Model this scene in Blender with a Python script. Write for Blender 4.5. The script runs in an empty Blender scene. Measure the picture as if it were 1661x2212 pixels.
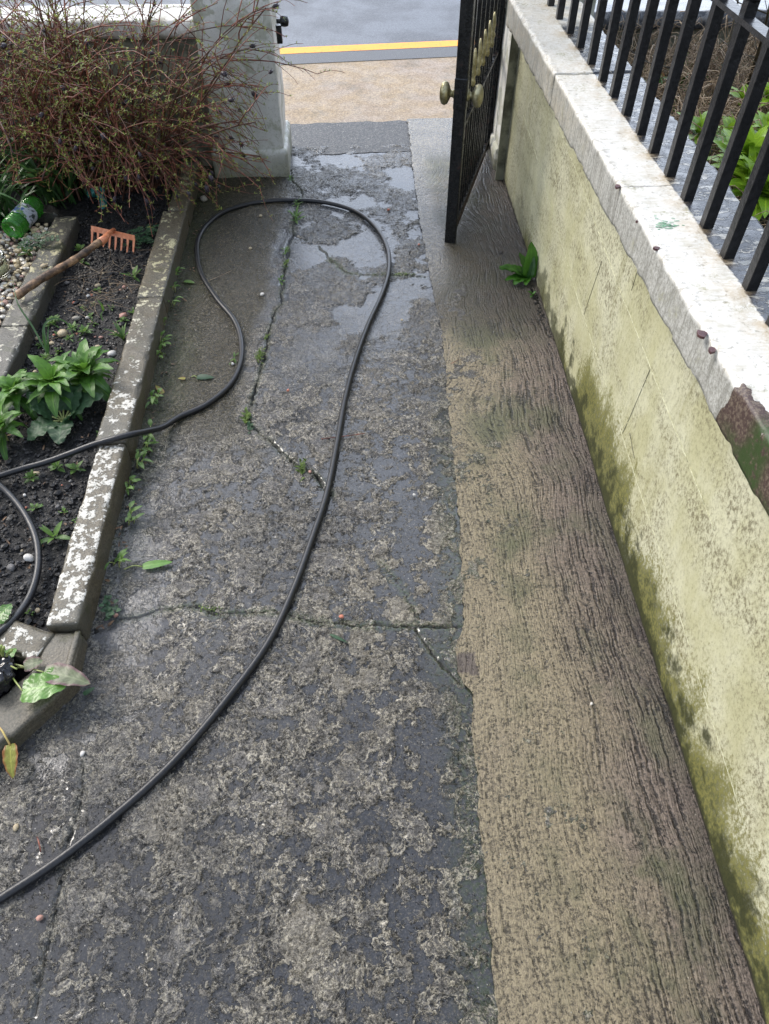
import bpy, math, random
import numpy as np
from mathutils import Vector
R = math.radians
S = bpy.context.scene
COL = S.collection
random.seed(7)

# ------------------------------------------------------------------ camera
CH = 1.6; CF = 1550.; CP = R(48.8); CY = R(2.8)
cd = bpy.data.cameras.new("camera"); cam = bpy.data.objects.new("camera", cd); COL.objects.link(cam)
cam.location = (0, 0, CH); cam.rotation_euler = (R(90) - CP, 0, -CY)
cd.sensor_fit = 'VERTICAL'; cd.sensor_height = 24; cd.lens = 24 * CF / 2212.
cd.clip_start = .02; cd.clip_end = 400
S.camera = cam
# ------------------------------------------------------------------ light
SUN_EL, SUN_AZ = R(42), R(-54)        # azimuth from +Y towards +X
w = bpy.data.worlds.new("World"); S.world = w; w.use_nodes = True
nt = w.node_tree; nt.nodes.clear()
wo = nt.nodes.new('ShaderNodeOutputWorld')
sky = nt.nodes.new('ShaderNodeTexSky'); sky.sky_type = 'NISHITA'; sky.sun_disc = False
sky.sun_elevation = SUN_EL; sky.sun_rotation = SUN_AZ; sky.dust_density = 3; sky.air_density = 1.2
b1 = nt.nodes.new('ShaderNodeBackground'); b1.inputs[1].default_value = .07
nt.links.new(sky.outputs[0], b1.inputs[0])
tc = nt.nodes.new('ShaderNodeTexCoord'); cn = nt.nodes.new('ShaderNodeTexNoise')
cn.inputs['Scale'].default_value = 2.2; cn.inputs['Detail'].default_value = 6; cn.inputs['Distortion'].default_value = .4
nt.links.new(tc.outputs['Generated'], cn.inputs['Vector'])
cr = nt.nodes.new('ShaderNodeValToRGB')
cr.color_ramp.elements[0].position = .34; cr.color_ramp.elements[0].color = (.36, .43, .57, 1)
cr.color_ramp.elements[1].position = .66; cr.color_ramp.elements[1].color = (.86, .91, 1., 1)
nt.links.new(cn.outputs['Fac'], cr.inputs['Fac'])
b2 = nt.nodes.new('ShaderNodeBackground'); b2.inputs[1].default_value = .75
nt.links.new(cr.outputs['Color'], b2.inputs[0])
sx = nt.nodes.new('ShaderNodeSeparateXYZ'); nt.links.new(tc.outputs['Generated'], sx.inputs[0])
mr = nt.nodes.new('ShaderNodeMapRange'); mr.interpolation_type = 'SMOOTHSTEP'      # sky made brighter over the street to lift the puddle reflections
for k_, v_ in ((1, .25), (2, .95), (3, .62), (4, 2.5)): mr.inputs[k_].default_value = v_
nt.links.new(sx.outputs[1], mr.inputs[0]); nt.links.new(mr.outputs[0], b2.inputs[1])
ad = nt.nodes.new('ShaderNodeAddShader')
nt.links.new(b1.outputs[0], ad.inputs[0]); nt.links.new(b2.outputs[0], ad.inputs[1]); nt.links.new(ad.outputs[0], wo.inputs[0])
sd = bpy.data.lights.new("sun", 'SUN'); sd.energy = 1.7; sd.angle = R(20); sd.color = (1, .95, .87)
so = bpy.data.objects.new("sun", sd); COL.objects.link(so)
so.rotation_euler = (R(90) - SUN_EL, 0, R(180) - SUN_AZ)
S.view_settings.view_transform = 'Standard'; S.view_settings.look = 'None'
S.view_settings.exposure = .62; S.view_settings.gamma = 1

# ------------------------------------------------------------------ measuring helpers (photo pixel -> point on a real plane)
_fw = np.array([math.sin(CY) * math.cos(CP), math.cos(CY) * math.cos(CP), -math.sin(CP)])
_rt = np.array([math.cos(CY), -math.sin(CY), 0]); _up = np.cross(_rt, _fw)
def ray(x, y): return _fw * CF + _rt * (x - 830.5) - _up * (y - 1106)
def G(x, y, z=0.):
    d = ray(x, y); t = (z - CH) / d[2]; return np.array([d[0] * t, d[1] * t, z])
def WY(x, y, Y):
    d = ray(x, y); t = Y / d[1]; return np.array([d[0] * t, Y, CH + d[2] * t])
def WX(x, y, X):
    d = ray(x, y); t = X / d[0]; return np.array([X, d[1] * t, CH + d[2] * t])

# ------------------------------------------------------------------ numpy noise
def _h(i, j, k, s):
    n = (i * 374761393 + j * 668265263 + k * 2147483647 + s * 1274126177) & 0xffffffff
    n = ((n ^ (n >> 13)) * 1274126177) & 0xffffffff
    n = n ^ (n >> 16)
    return (n & 0xffff) / 65535.
_RT = np.linalg.qr(np.random.RandomState(3).randn(3, 3))[0]
def vn(P, sc, seed=0):
    Q = (P @ _RT) * sc + 31.7; I = np.floor(Q).astype(np.int64); F = Q - I; F = F * F * (3 - 2 * F)
    o = 0
    for a in (0, 1):
        for b in (0, 1):
            for c in (0, 1):
                wgt = (F[:, 0] if a else 1 - F[:, 0]) * (F[:, 1] if b else 1 - F[:, 1]) * (F[:, 2] if c else 1 - F[:, 2])
                o = o + wgt * _h(I[:, 0] + a, I[:, 1] + b, I[:, 2] + c, seed)
    return o * 2 - 1
def fbm(P, sc, oc=4, seed=0, g=.5):
    r = 0; a = 1; t = 0
    for i in range(oc):
        r = r + a * vn(P, sc, seed + i * 17); t += a; a *= g; sc *= 2.03
    return r / t

# ------------------------------------------------------------------ node helper
class NB:
    def __init__(s, name):
        s.m = bpy.data.materials.new(name); s.m.use_nodes = True; s.t = s.m.node_tree; s.t.nodes.clear()
        s.out = s.n('ShaderNodeOutputMaterial'); s.tc = s.n('ShaderNodeTexCoord'); s.o = s.tc.outputs['Object']
    def n(s, k): return s.t.nodes.new(k)
    def L(s, a, b):
        if isinstance(a, (int, float)): b.default_value = a
        elif isinstance(a, tuple): b.default_value = a if len(a) == len(b.default_value) else tuple(a) + (1,)
        else: s.t.links.new(a, b)
    def f(s, op, a, b=0., c=0.):
        x = s.n('ShaderNodeMath'); x.operation = op; s.L(a, x.inputs[0]); s.L(b, x.inputs[1]); s.L(c, x.inputs[2]); return x.outputs[0]
    def add(s, a, b): return s.f('ADD', a, b)
    def mul(s, a, b): return s.f('MULTIPLY', a, b)
    def sub(s, a, b): return s.f('SUBTRACT', a, b)
    def mx(s, a, b): return s.f('MAXIMUM', a, b)
    def mn(s, a, b): return s.f('MINIMUM', a, b)
    def ss(s, v, a, b, lo=0., hi=1.):
        x = s.n('ShaderNodeMapRange'); x.interpolation_type = 'SMOOTHSTEP'
        s.L(v, x.inputs[0]); s.L(a, x.inputs[1]); s.L(b, x.inputs[2]); s.L(lo, x.inputs[3]); s.L(hi, x.inputs[4]); return x.outputs[0]
    def noise(s, sc, det=4, ro=.55, vec=None, dist=0., col=False):
        x = s.n('ShaderNodeTexNoise'); s.L(vec if vec is not None else s.o, x.inputs['Vector'])
        x.inputs['Scale'].default_value = sc; x.inputs['Detail'].default_value = det
        x.inputs['Roughness'].default_value = ro; x.inputs['Distortion'].default_value = dist
        return x.outputs['Color' if col else 'Fac']
    def vor(s, sc, vec=None, feat='F1', out='Distance', rnd=1.):
        x = s.n('ShaderNodeTexVoronoi'); x.feature = feat; s.L(vec if vec is not None else s.o, x.inputs['Vector'])
        x.inputs['Scale'].default_value = sc; x.inputs['Randomness'].default_value = rnd; return x.outputs[out]
    def scale(s, v, vec=None, loc=(0, 0, 0)):
        x = s.n('ShaderNodeMapping'); s.L(vec if vec is not None else s.o, x.inputs[0]); x.inputs[3].default_value = v; x.inputs[1].default_value = loc; return x.outputs[0]
    def warp(s, sc, amt, vec=None):
        v = vec if vec is not None else s.o
        c = s.noise(sc, 3, .5, v, col=True)
        a = s.n('ShaderNodeVectorMath'); a.operation = 'SUBTRACT'; s.L(c, a.inputs[0]); a.inputs[1].default_value = (.5, .5, .5)
        b = s.n('ShaderNodeVectorMath'); b.operation = 'MULTIPLY_ADD'; s.L(a.outputs[0], b.inputs[0]); b.inputs[1].default_value = (amt,) * 3; s.L(v, b.inputs[2])
        return b.outputs[0]
    def mix(s, f, a, b, mode='MIX'):
        x = s.n('ShaderNodeMix'); x.data_type = 'RGBA'; x.blend_type = mode
        s.L(f, x.inputs[0]); s.L(a, x.inputs[6]); s.L(b, x.inputs[7]); return x.outputs[2]
    def lerp(s, f, a, b):
        x = s.n('ShaderNodeMix'); x.data_type = 'FLOAT'; s.L(f, x.inputs[0]); s.L(a, x.inputs[2]); s.L(b, x.inputs[3]); return x.outputs[0]
    def ramp(s, v, els):
        x = s.n('ShaderNodeValToRGB'); s.L(v, x.inputs[0]); e = x.color_ramp.elements
        while len(e) < len(els): e.new(.5)
        for q, (p, c) in zip(e, els): q.position = p; q.color = tuple(c) + (1,) if len(c) == 3 else c
        return x.outputs[0]
    def attr(s, name, ch=None):
        x = s.n('ShaderNodeAttribute'); x.attribute_name = name
        if ch is None: return x.outputs['Fac']
        y = s.n('ShaderNodeSeparateColor'); s.L(x.outputs['Color'], y.inputs[0]); return y.outputs[ch]
    def xyz(s, i, vec=None):
        y = s.n('ShaderNodeSeparateXYZ'); s.L(vec if vec is not None else s.o, y.inputs[0]); return y.outputs[i]
    def bump(s, h, st=1., d=.01, nrm=None):
        x = s.n('ShaderNodeBump'); x.inputs['Strength'].default_value = st; x.inputs['Distance'].default_value = d
        s.L(h, x.inputs['Height'])
        if nrm is not None: s.L(nrm, x.inputs['Normal'])
        return x.outputs[0]
    def done(s, col, rough=.6, nrm=None, spec=.5, metal=0., disp=None, **kw):
        p = s.n('ShaderNodeBsdfPrincipled'); s.L(col, p.inputs['Base Color']); s.L(rough, p.inputs['Roughness'])
        s.L(spec, p.inputs['Specular IOR Level']); s.L(metal, p.inputs['Metallic'])
        if nrm is not None: s.L(nrm, p.inputs['Normal'])
        for k, v in kw.items(): s.L(v, p.inputs[k.replace('_', ' ')])
        s.L(p.outputs[0], s.out.inputs[0])
        if disp is not None: s.L(disp, s.out.inputs[2]); s.m.displacement_method = 'BOTH'
        return s.m
    def disp(s, h, sc=.01):
        x = s.n('ShaderNodeDisplacement'); s.L(h, x.inputs['Height']); x.inputs['Midlevel'].default_value = 0; x.inputs['Scale'].default_value = sc; return x.outputs[0]

MAT = {}
def m_path():
    b = NB('old_wet_concrete')
    crk, moss, lev = (b.attr('mk', i) for i in range(3))     # crack, moss, extra water level
    brn, smo, pal = (b.attr('mt', i) for i in range(3))      # brown mossy corner, smooth film, pale dry
    p = b.warp(8, .06); p2 = b.warp(38, .014, p); p3 = b.warp(130, .004, p2)
    A = b.noise(11, 9, .66, p3); B = b.noise(38, 8, .68, p3); C = b.noise(95, 6, .68, p3)
    fine = b.noise(300, 3, .75); grit = b.noise(125, 5, .78); big = b.noise(2.4, 4, .55)
    off = b.add(b.mul(b.sub(big, .5), .16), b.mul(lev, .05))
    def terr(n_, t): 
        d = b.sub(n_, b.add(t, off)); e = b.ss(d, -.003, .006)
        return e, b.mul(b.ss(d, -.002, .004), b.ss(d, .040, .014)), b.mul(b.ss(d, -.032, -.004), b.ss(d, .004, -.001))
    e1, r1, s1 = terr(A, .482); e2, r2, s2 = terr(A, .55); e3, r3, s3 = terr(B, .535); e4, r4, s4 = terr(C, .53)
    hi = b.mx(e1, b.mul(e3, .9))
    film = b.sub(1., b.mx(e1, e3)); film = b.mx(film, b.mul(b.sub(1., e2), b.mul(b.sub(1., e4), b.ss(b.noise(6, 4, .6), .50, .60))))
    up = b.sub(1., film)
    msk = b.ss(b.noise(26, 5, .7), .36, .56)
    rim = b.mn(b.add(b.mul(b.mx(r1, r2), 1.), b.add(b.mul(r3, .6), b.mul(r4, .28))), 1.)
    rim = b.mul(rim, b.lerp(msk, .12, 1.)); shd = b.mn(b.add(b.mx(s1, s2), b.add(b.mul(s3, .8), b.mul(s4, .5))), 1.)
    slate = b.mix(b.ss(fine, .44, .70), (.032, .033, .036), (.078, .077, .080))
    slate = b.mix(b.mul(b.ss(grit, .57, .64), .7), slate, (.19, .17, .135))
    body = b.mix(b.ss(grit, .40, .60), (.028, .026, .025), (.092, .083, .071))
    body = b.mix(b.ss(b.noise(4.2, 5, .6, b.scale((1, 1, 1), None, (3, 7, 0))), .42, .60), body, b.mix(b.ss(grit, .40, .60), (.038, .036, .037), (.112, .103, .096)))
    body = b.mix(b.mul(b.ss(B, .53, .64), .28), body, b.mix(b.ss(grit, .40, .58), (.06, .052, .038), (.22, .19, .135)))
    c = b.mix(up, slate, body)
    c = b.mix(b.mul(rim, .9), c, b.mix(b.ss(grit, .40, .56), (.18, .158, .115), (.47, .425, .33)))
    c = b.mix(b.mul(shd, .75), c, (.010, .0095, .008))  # relief shade, with crevice dirt, painted dark below each terrace edge
    stn = b.noise(1.7, 5, .62, b.scale((1, 1, 1), None, (7, 1, 3))); c = b.mix(b.mul(b.ss(stn, .50, .64), .40), c, (.022, .022, .022))
    cb = b.mix(b.ss(grit, .42, .62), (.014, .013, .006), (.085, .068, .032))
    c = b.mix(b.mul(brn, .88), c, cb)
    c = b.mix(b.mul(b.mul(pal, up), .6), c, b.mix(b.ss(grit, .42, .58), (.15, .13, .095), (.33, .29, .215)))
    cs = b.mix(b.ss(b.noise(70, 6, .7), .44, .58), (.036, .040, .048), (.105, .100, .094))
    c = b.mix(b.mul(smo, .45), c, cs)
    pit = b.ss(b.vor(85, p), .17, .08); c = b.mix(b.mul(pit, .75), c, (.016, .016, .017))
    speck = b.ss(b.vor(46, b.scale((1, 1, 1), None, (1.3, 4, 0))), .075, .05); c = b.mix(b.mul(speck, .7), c, (.42, .40, .36))
    c = b.mix(b.mul(moss, b.ss(b.noise(120, 4, .7), .40, .58)), c, (.045, .07, .014))
    c = b.mix(crk, c, (.008, .008, .007))
    rough = b.lerp(up, .055, b.lerp(b.ss(fine, .35, .65), .12, .36))
    rough = b.lerp(smo, rough, b.lerp(b.ss(b.noise(26, 6, .65), .44, .56), .06, .28))
    pud = b.mul(smo, b.ss(b.noise(3.2, 6, .62, b.warp(16, .03)), .47, .52))
    c = b.mix(b.mul(pud, .7), c, (.046, .049, .056))
    rough = b.lerp(brn, rough, .20); rough = b.lerp(pud, rough, .035); rough = b.mx(rough, b.mul(crk, .9))
    hh = b.add(b.add(b.mul(e1, .26), b.mul(e2, .22)), b.add(b.mul(e3, .20), b.mul(e4, .09)))
    hh = b.add(b.mul(hh, b.lerp(film, 1., .55)), b.mul(b.mul(up, grit), .22))
    hh = b.mul(hh, b.lerp(b.mx(b.mul(smo, .7), b.mul(brn, .8)), 1., .35))
    hh = b.add(hh, b.mul(b.noise(90, 5, .7, p2), b.mul(b.mx(b.mul(smo, .9), brn), .75)))
    hh = b.sub(hh, b.mul(pit, .22)); hh = b.mul(hh, b.lerp(pud, 1., .10))
    fb = b.bump(b.mul(b.noise(300, 3, .7), b.mul(b.sub(1., pud), b.add(.10, up))), .6, .0022)
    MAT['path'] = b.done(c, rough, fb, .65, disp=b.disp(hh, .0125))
def m_strip():
    b = NB('brushed_concrete')
    uv = b.tc.outputs['UV']; x = b.xyz(0); y = b.xyz(1)
    p = b.warp(9, .020, uv); p = b.warp(48, .0065, p)
    dark, patch, smo = (b.attr('mk', i) for i in range(3))
    def ridge(sc, off=(0, 0, 0)): 
        n_ = b.noise(1., 2, .5, b.scale(sc, p, off)); return b.sub(1., b.mn(b.mul(b.f('ABSOLUTE', b.sub(n_, .5)), 9.), 1.6))
    R1 = ridge((88, 5, 1)); R2 = ridge((90, 40, 1), (4, 2, 0)); grit = b.noise(160, 5, .80); g2 = b.noise(80, 6, .78)
    big = b.noise(2.1, 5, .6, b.scale((1.6, .8, 1))); mid = b.noise(13, 5, .66)
    edge = b.ss(b.add(x, b.mul(b.sub(big, .5), .30)), .40, .68)
    h = b.add(b.add(b.mul(R1, b.lerp(edge, .10, .24)), b.mul(R2, .06)), b.add(b.mul(g2, .85), b.mul(grit, .55)))
    th = b.add(.700, b.add(b.mul(edge, .06), b.add(b.mul(dark, .05), b.mul(b.sub(big, .5), .25))))
    up = b.ss(b.sub(h, th), -.15, .11)
    hue = b.noise(1.7, 4, .6)
    tan = b.mix(b.ss(b.add(hue, b.mul(b.sub(edge, .5), .22)), .42, .60), (.35, .292, .19), (.31, .245, .19))
    tan = b.mix(b.ss(grit, .36, .60), b.mix(.75, tan, (.07, .055, .04)), tan)
    tan = b.mix(b.mul(edge, .72), tan, b.mix(b.ss(grit, .40, .60), (.062, .047, .042), (.235, .185, .155)))
    wet = b.mix(edge, (.062, .052, .037), (.026, .020, .019)); wet = b.mix(b.ss(grit, .52, .66), wet, b.mix(edge, (.16, .13, .09), (.10, .078, .066)))
    c = b.mix(up, wet, tan)
    gz = b.mul(b.ss(x, .78, .60), b.ss(x, .30, .42)); gr = b.mul(b.mul(b.ss(b.noise(3.1, 5, .68, b.scale((1, 1, 1), None, (9, 2, 0))), .42, .62), .80), gz)
    c = b.mix(gr, c, b.mix(up, (.014, .020, .013), (.100, .108, .052)))
    pu = b.ss(b.noise(5, 5, .7, b.scale((1, .7, 1), None, (1, 6, 0))), .56, .70); c = b.mix(b.mul(b.mul(pu, edge), .6), c, (.030, .020, .024))
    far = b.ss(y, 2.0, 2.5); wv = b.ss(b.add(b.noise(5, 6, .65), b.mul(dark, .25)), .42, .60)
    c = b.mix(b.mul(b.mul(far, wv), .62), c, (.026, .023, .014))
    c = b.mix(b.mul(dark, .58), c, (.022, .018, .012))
    c = b.mix(patch, c, (.075, .058, .06))
    pitv = b.ss(b.vor(62, b.warp(20, .02)), .15, .08); c = b.mix(b.mul(pitv, .8), c, (.015, .014, .012))
    spk = b.ss(b.vor(26), .045, .03); c = b.mix(b.mul(spk, .8), c, (.5, .46, .38))
    c = b.mix(b.mul(smo, .65), c, b.mix(b.ss(b.noise(60, 6, .75), .42, .60), (.075, .07, .064), (.25, .22, .17)))
    rough = b.lerp(up, .14, .50); rough = b.lerp(b.mul(smo, .8), rough, .16)
    hh = b.sub(b.add(b.mul(R1, b.lerp(edge, .18, .40)), b.add(b.mul(R2, .12), b.add(b.mul(g2, .6), b.mul(grit, .35)))), b.mul(pitv, .3))
    nb = b.bump(hh, 1., .008); nb = b.bump(b.noise(520, 3, .7), .4, .0016, nb)
    MAT['strip'] = b.done(c, rough, nb, .6)
def m_tanpave():
    b = NB('pavement_aggregate')
    g = b.noise(85, 5, .8); g2 = b.vor(110); hu = b.noise(2.2, 3, .5)
    base = b.mix(b.ss(hu, .4, .62), (.47, .355, .225), (.43, .335, .25))
    c = b.mix(b.ss(g, .30, .66), (.17, .13, .09), base)
    c = b.mix(b.mul(b.ss(g2, .2, .1), .6), c, (.09, .075, .06)); c = b.mix(b.ss(b.vor(60), .10, .07), c, (.55, .5, .42))
    c = b.mix(b.mul(b.ss(b.noise(5, 5, .6), .5, .7), .35), c, (.10, .10, .075))
    MAT['tan'] = b.done(c, b.lerp(b.ss(b.noise(9, 4, .6), .42, .6), .5, .7), b.bump(b.add(g, b.mul(g2, .6)), .8, .004), .3)
    b = NB('dark_patch_aggregate')
    g2 = b.vor(120); g = b.noise(75, 5, .8)
    c = b.mix(b.ss(g, .45, .62), (.012, .012, .012), (.10, .092, .082)); c = b.mix(b.ss(b.vor(70), .16, .10), c, (.42, .40, .36))
    MAT['patch'] = b.done(c, .5, b.bump(b.add(g, b.mul(g2, .6)), .8, .005), .5)
    b = NB('wet_asphalt')
    g = b.noise(120, 6, .8); st = b.noise(1.1, 4, .6, b.scale((3.2, .35, 1)))
    c = b.mix(b.ss(g, .42, .62), (.026, .028, .034), (.100, .105, .118))
    c = b.mix(b.mul(b.ss(st, .60, .70), .7), c, (.016, .016, .018))
    rg = b.lerp(b.ss(b.noise(2, 5, .6), .42, .6), .42, .52)
    MAT['road'] = b.done(c, rg, b.bump(g, .5, .004), .55)
    b = NB('granite_kerb')
    g = b.noise(200, 4, .75)
    c = b.mix(b.ss(g, .42, .6), (.022, .022, .024), (.10, .098, .096)); c = b.mix(b.ss(b.vor(60), .10, .07), c, (.42, .4, .36))
    MAT['granite'] = b.done(c, .5, b.bump(g, .6, .004), .5)
    b = NB('yellow_road_paint')
    c = b.mix(b.ss(b.noise(60, 5, .7), .34, .42), (.25, .14, .03), (.95, .36, .005))
    c = b.mix(b.mul(b.ss(b.noise(8, 4, .6), .5, .7), .35), c, (.55, .24, .01))
    MAT['yellow'] = b.done(c, .5, b.bump(b.noise(150, 3, .6), .4, .003), .3)
def m_wall():
    b = NB('stained_render')
    z = b.xyz(2); y = b.xyz(1)
    st = b.noise(1., 5, .6, b.scale((1, 5, 3.2)))
    di = b.n('ShaderNodeMapping'); b.L(b.o, di.inputs[0]); di.inputs[2].default_value = (R(38), 0, 0); di.inputs[3].default_value = (1, 3.2, 11)
    di2 = b.noise(1., 5, .62, di.outputs[0])
    fine = b.noise(110, 6, .80, b.scale((1, 1, .8)))
    base = b.mix(b.ss(st, .36, .64), (.47, .455, .275), (.60, .59, .425))
    base = b.mix(b.mul(b.ss(y, 2.2, 3.4), .5), base, (.46, .45, .30))
    dirt = b.mul(b.ss(fine, .38, .66), b.ss(b.add(b.mul(di2, .7), b.mul(st, .3)), .40, .66))
    dirt = b.add(b.mul(b.ss(fine, .48, .64), .34), dirt)
    dirt = b.mn(b.mul(dirt, b.ss(z, .80, .50, .55, .95)), .85)
    c = b.mix(dirt, base, (.135, .115, .062))
    run = b.mul(b.ss(b.noise(1., 4, .6, b.scale((1, 14, 1.1))), .56, .74), .35)
    c = b.mix(run, c, (.24, .22, .085))
    mo = b.add(b.add(b.mul(b.noise(4.5, 6, .66, b.scale((1, 1, .5))), .78), b.mul(b.noise(2., 3, .5, b.scale((1, 1, .2), None, (0, 3, 0))), .32)), b.mul(z, -.95))
    my = b.ss(y, 2.5, 1.5)
    mo = b.add(mo, b.mul(b.sub(my, 1), .20))
    mo = b.add(mo, b.mul(b.sub(fine, .5), .45)); ms = b.ss(mo, .30, .44)
    c = b.mix(b.mul(ms, .92), c, b.mix(b.ss(fine, .40, .60), (.045, .050, .006), (.19, .18, .045)))
    blk = b.mul(b.ss(b.add(b.noise(11, 5, .65), b.mul(z, -1.5)), .32, .46), b.ss(y, 3.4, 1.9, .35, 1))
    c = b.mix(b.mul(blk, .85), c, (.020, .024, .006))
    c = b.mix(b.ss(b.add(z, b.mul(b.sub(b.noise(30, 3, .6), .5), .03)), .022, .008), c, (.02, .018, .012))
    pk = b.ss(b.vor(26, b.warp(14, .04)), .07, .05); c = b.mix(b.mul(pk, .45), c, (.07, .06, .035))
    nb = b.bump(b.noise(14, 5, .6), .35, .01); nb = b.bump(fine, .5, .0025, nb)
    MAT['render'] = b.done(c, b.lerp(ms, .55, .75), nb, .35)
    b = NB('cream_scribe_line'); MAT['scribe'] = b.done(b.mix(b.ss(b.noise(60, 4, .6), .38, .6), (.40, .39, .24), (.56, .56, .40)), .6)
def m_coping():
    b = NB('flaking_coping_paint')
    x, y, z = b.xyz(0), b.xyz(1), b.xyz(2)
    fine = b.noise(150, 5, .72); mid = b.noise(22, 6, .65); low = b.noise(3.5, 4, .6)
    brush = b.noise(1., 4, .65, b.scale((18, 130, 30)))
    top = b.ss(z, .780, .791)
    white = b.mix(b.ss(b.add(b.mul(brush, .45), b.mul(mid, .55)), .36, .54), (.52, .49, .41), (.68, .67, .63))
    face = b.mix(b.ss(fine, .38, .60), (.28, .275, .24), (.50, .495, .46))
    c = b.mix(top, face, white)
    och = b.mul(b.ss(b.add(x, b.mul(b.sub(low, .5), .18)), .695, .80), b.ss(b.add(b.mul(fine, .5), b.mul(mid, .5)), .42, .60))
    farb = b.ss(b.add(y, b.mul(b.sub(low, .5), 1.2)), 1.7, 2.6)
    och = b.mx(och, b.mul(b.mul(farb, b.ss(b.add(b.mul(fine, .6), b.mul(mid, .4)), .42, .58)), .6))
    c = b.mix(b.mul(och, .7), c, (.40, .32, .18))
    alg = b.mul(b.ss(b.noise(9, 5, .7), .56, .68), b.ss(fine, .44, .58)); c = b.mix(b.mul(alg, .6), c, (.20, .19, .05))
    sp = b.ss(b.noise(75, 5, .72), .585, .65); c = b.mix(b.mul(sp, .45), c, (.18, .155, .11))
    # black painted strip under the railing
    bl = b.mul(b.ss(b.add(x, b.mul(b.sub(mid, .5), .022)), .792, .797), b.ss(y, 3.10, 3.0))
    fl = b.noise(1., 6, .68, b.scale((22, 46, 30)), .6)
    bc = b.mix(b.ss(fl, .54, .58), (.022, .026, .034), (.27, .26, .22))
    bc = b.mix(b.mul(b.ss(b.noise(40, 5, .6), .5, .66), .8), bc, (.035, .037, .045))
    c = b.mix(bl, c, bc)
    brn = b.ss(b.add(b.attr('mk', 0), b.mul(b.sub(b.noise(45, 6, .7), .5), .9)), .46, .54)
    hl = b.mul(b.ss(b.f('ABSOLUTE', b.sub(b.add(y, b.mul(b.noise(30, 4, .6), .02)), 1.745)), .0035, .0012), .7); c = b.mix(hl, c, (.06, .05, .04))
    wear = b.mul(b.mul(b.ss(x, .700, .676), b.ss(b.noise(34, 6, .72), .52, .60)), b.ss(z, .77, .79)); c = b.mix(b.mul(wear, .7), c, (.26, .24, .20))
    stk = b.mul(b.sub(1., top), b.ss(b.noise(1., 5, .7, b.scale((10, 70, 8))), .46, .62)); c = b.mix(b.mul(stk, .55), c, (.17, .165, .14))
    c = b.mix(b.mul(brn, b.ss(b.noise(30, 5, .7, b.scale((1, 1, .3))), .30, .40)), c, b.mix(b.ss(fine, .45, .62), (.055, .032, .028), (.15, .115, .085)))
    gm = b.attr('mk', 1); c = b.mix(b.mul(gm, b.ss(b.noise(60, 4, .7), .35, .5)), c, (.030, .055, .012))
    bar = b.attr('mk', 2); c = b.mix(b.mul(b.mul(bar, .35), b.ss(mid, .35, .6)), c, (.42, .30, .15))
    rough = b.lerp(bl, .48, b.lerp(b.ss(mid, .4, .6), .10, .32))
    hh = b.add(b.mul(mid, .5), b.add(b.mul(b.ss(fl, .50, .56), b.mul(bl, .5)), b.mul(sp, -.4)))
    nb = b.bump(hh, .45, .006); nb = b.bump(b.add(fine, b.mul(brush, .4)), .35, .002, nb)
    MAT['coping'] = b.done(c, rough, nb, .5)
    b = NB('exposed_brown_paint'); fine = b.noise(90, 4, .7)
    MAT['brownpaint'] = b.done(b.mix(b.ss(fine, .4, .65), (.07, .028, .03), (.14, .07, .065)), .35, b.bump(fine, .4, .003))
    b = NB('green_paint_smear'); MAT['greensmear'] = b.done((.22, .42, .27), .5)
def m_pier():
    b = NB('painted_pier_render')
    z = b.xyz(2); n = b.noise(3.2, 5, .6, b.scale((1, 1, .8))); fine = b.noise(160, 5, .72)
    c = b.mix(b.ss(n, .36, .64), (.57, .565, .52), (.70, .695, .66))
    g = b.mul(b.ss(b.noise(10, 6, .68), .50, .62), .6); c = b.mix(g, c, (.30, .31, .20))
    c = b.mix(b.mul(b.ss(fine, .55, .68), .5), c, (.20, .20, .14))
    lo = b.ss(b.add(z, b.mul(b.sub(b.noise(9, 5, .65), .5), .20)), .17, -.02)
    c = b.mix(b.mul(lo, .8), c, b.mix(b.ss(fine, .42, .6), (.085, .085, .04), (.27, .26, .15)))
    pt = b.noise(5.5, 3, .5, b.warp(12, .08)); rg = b.mul(b.ss(pt, .60, .62), b.ss(pt, .66, .64)); c = b.mix(b.mul(rg, .5), c, (.22, .23, .14))
    c = b.mix(b.mul(b.ss(pt, .635, .65), .45), c, (.30, .31, .22))
    nb = b.bump(b.noise(16, 5, .6), .4, .012); nb = b.bump(fine, .4, .003, nb)
    MAT['pier'] = b.done(c, .5, nb, .4)
    b = NB('weathered_white_coping'); n = b.noise(14, 6, .66); c = b.mix(b.ss(n, .38, .60), (.38, .36, .30), (.72, .71, .68))
    c = b.mix(b.ss(b.noise(50, 5, .7), .56, .64), c, (.17, .16, .12)); MAT['white'] = b.done(c, .5, b.bump(n, .5, .01))
    b = NB('grey_mossy_render'); n = b.noise(10, 6, .66); c = b.mix(b.ss(n, .38, .60), (.09, .09, .06), (.26, .26, .19))
    MAT['greyrender'] = b.done(c, .6, b.bump(n, .5, .01))
    b = NB('wet_slate_paint'); n = b.noise(30, 6, .66); c = b.mix(b.ss(n, .45, .60), (.07, .075, .085), (.22, .22, .22))
    MAT['slate'] = b.done(c, b.lerp(b.ss(n, .4, .6), .12, .3), b.bump(n, .4, .006))
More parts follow.
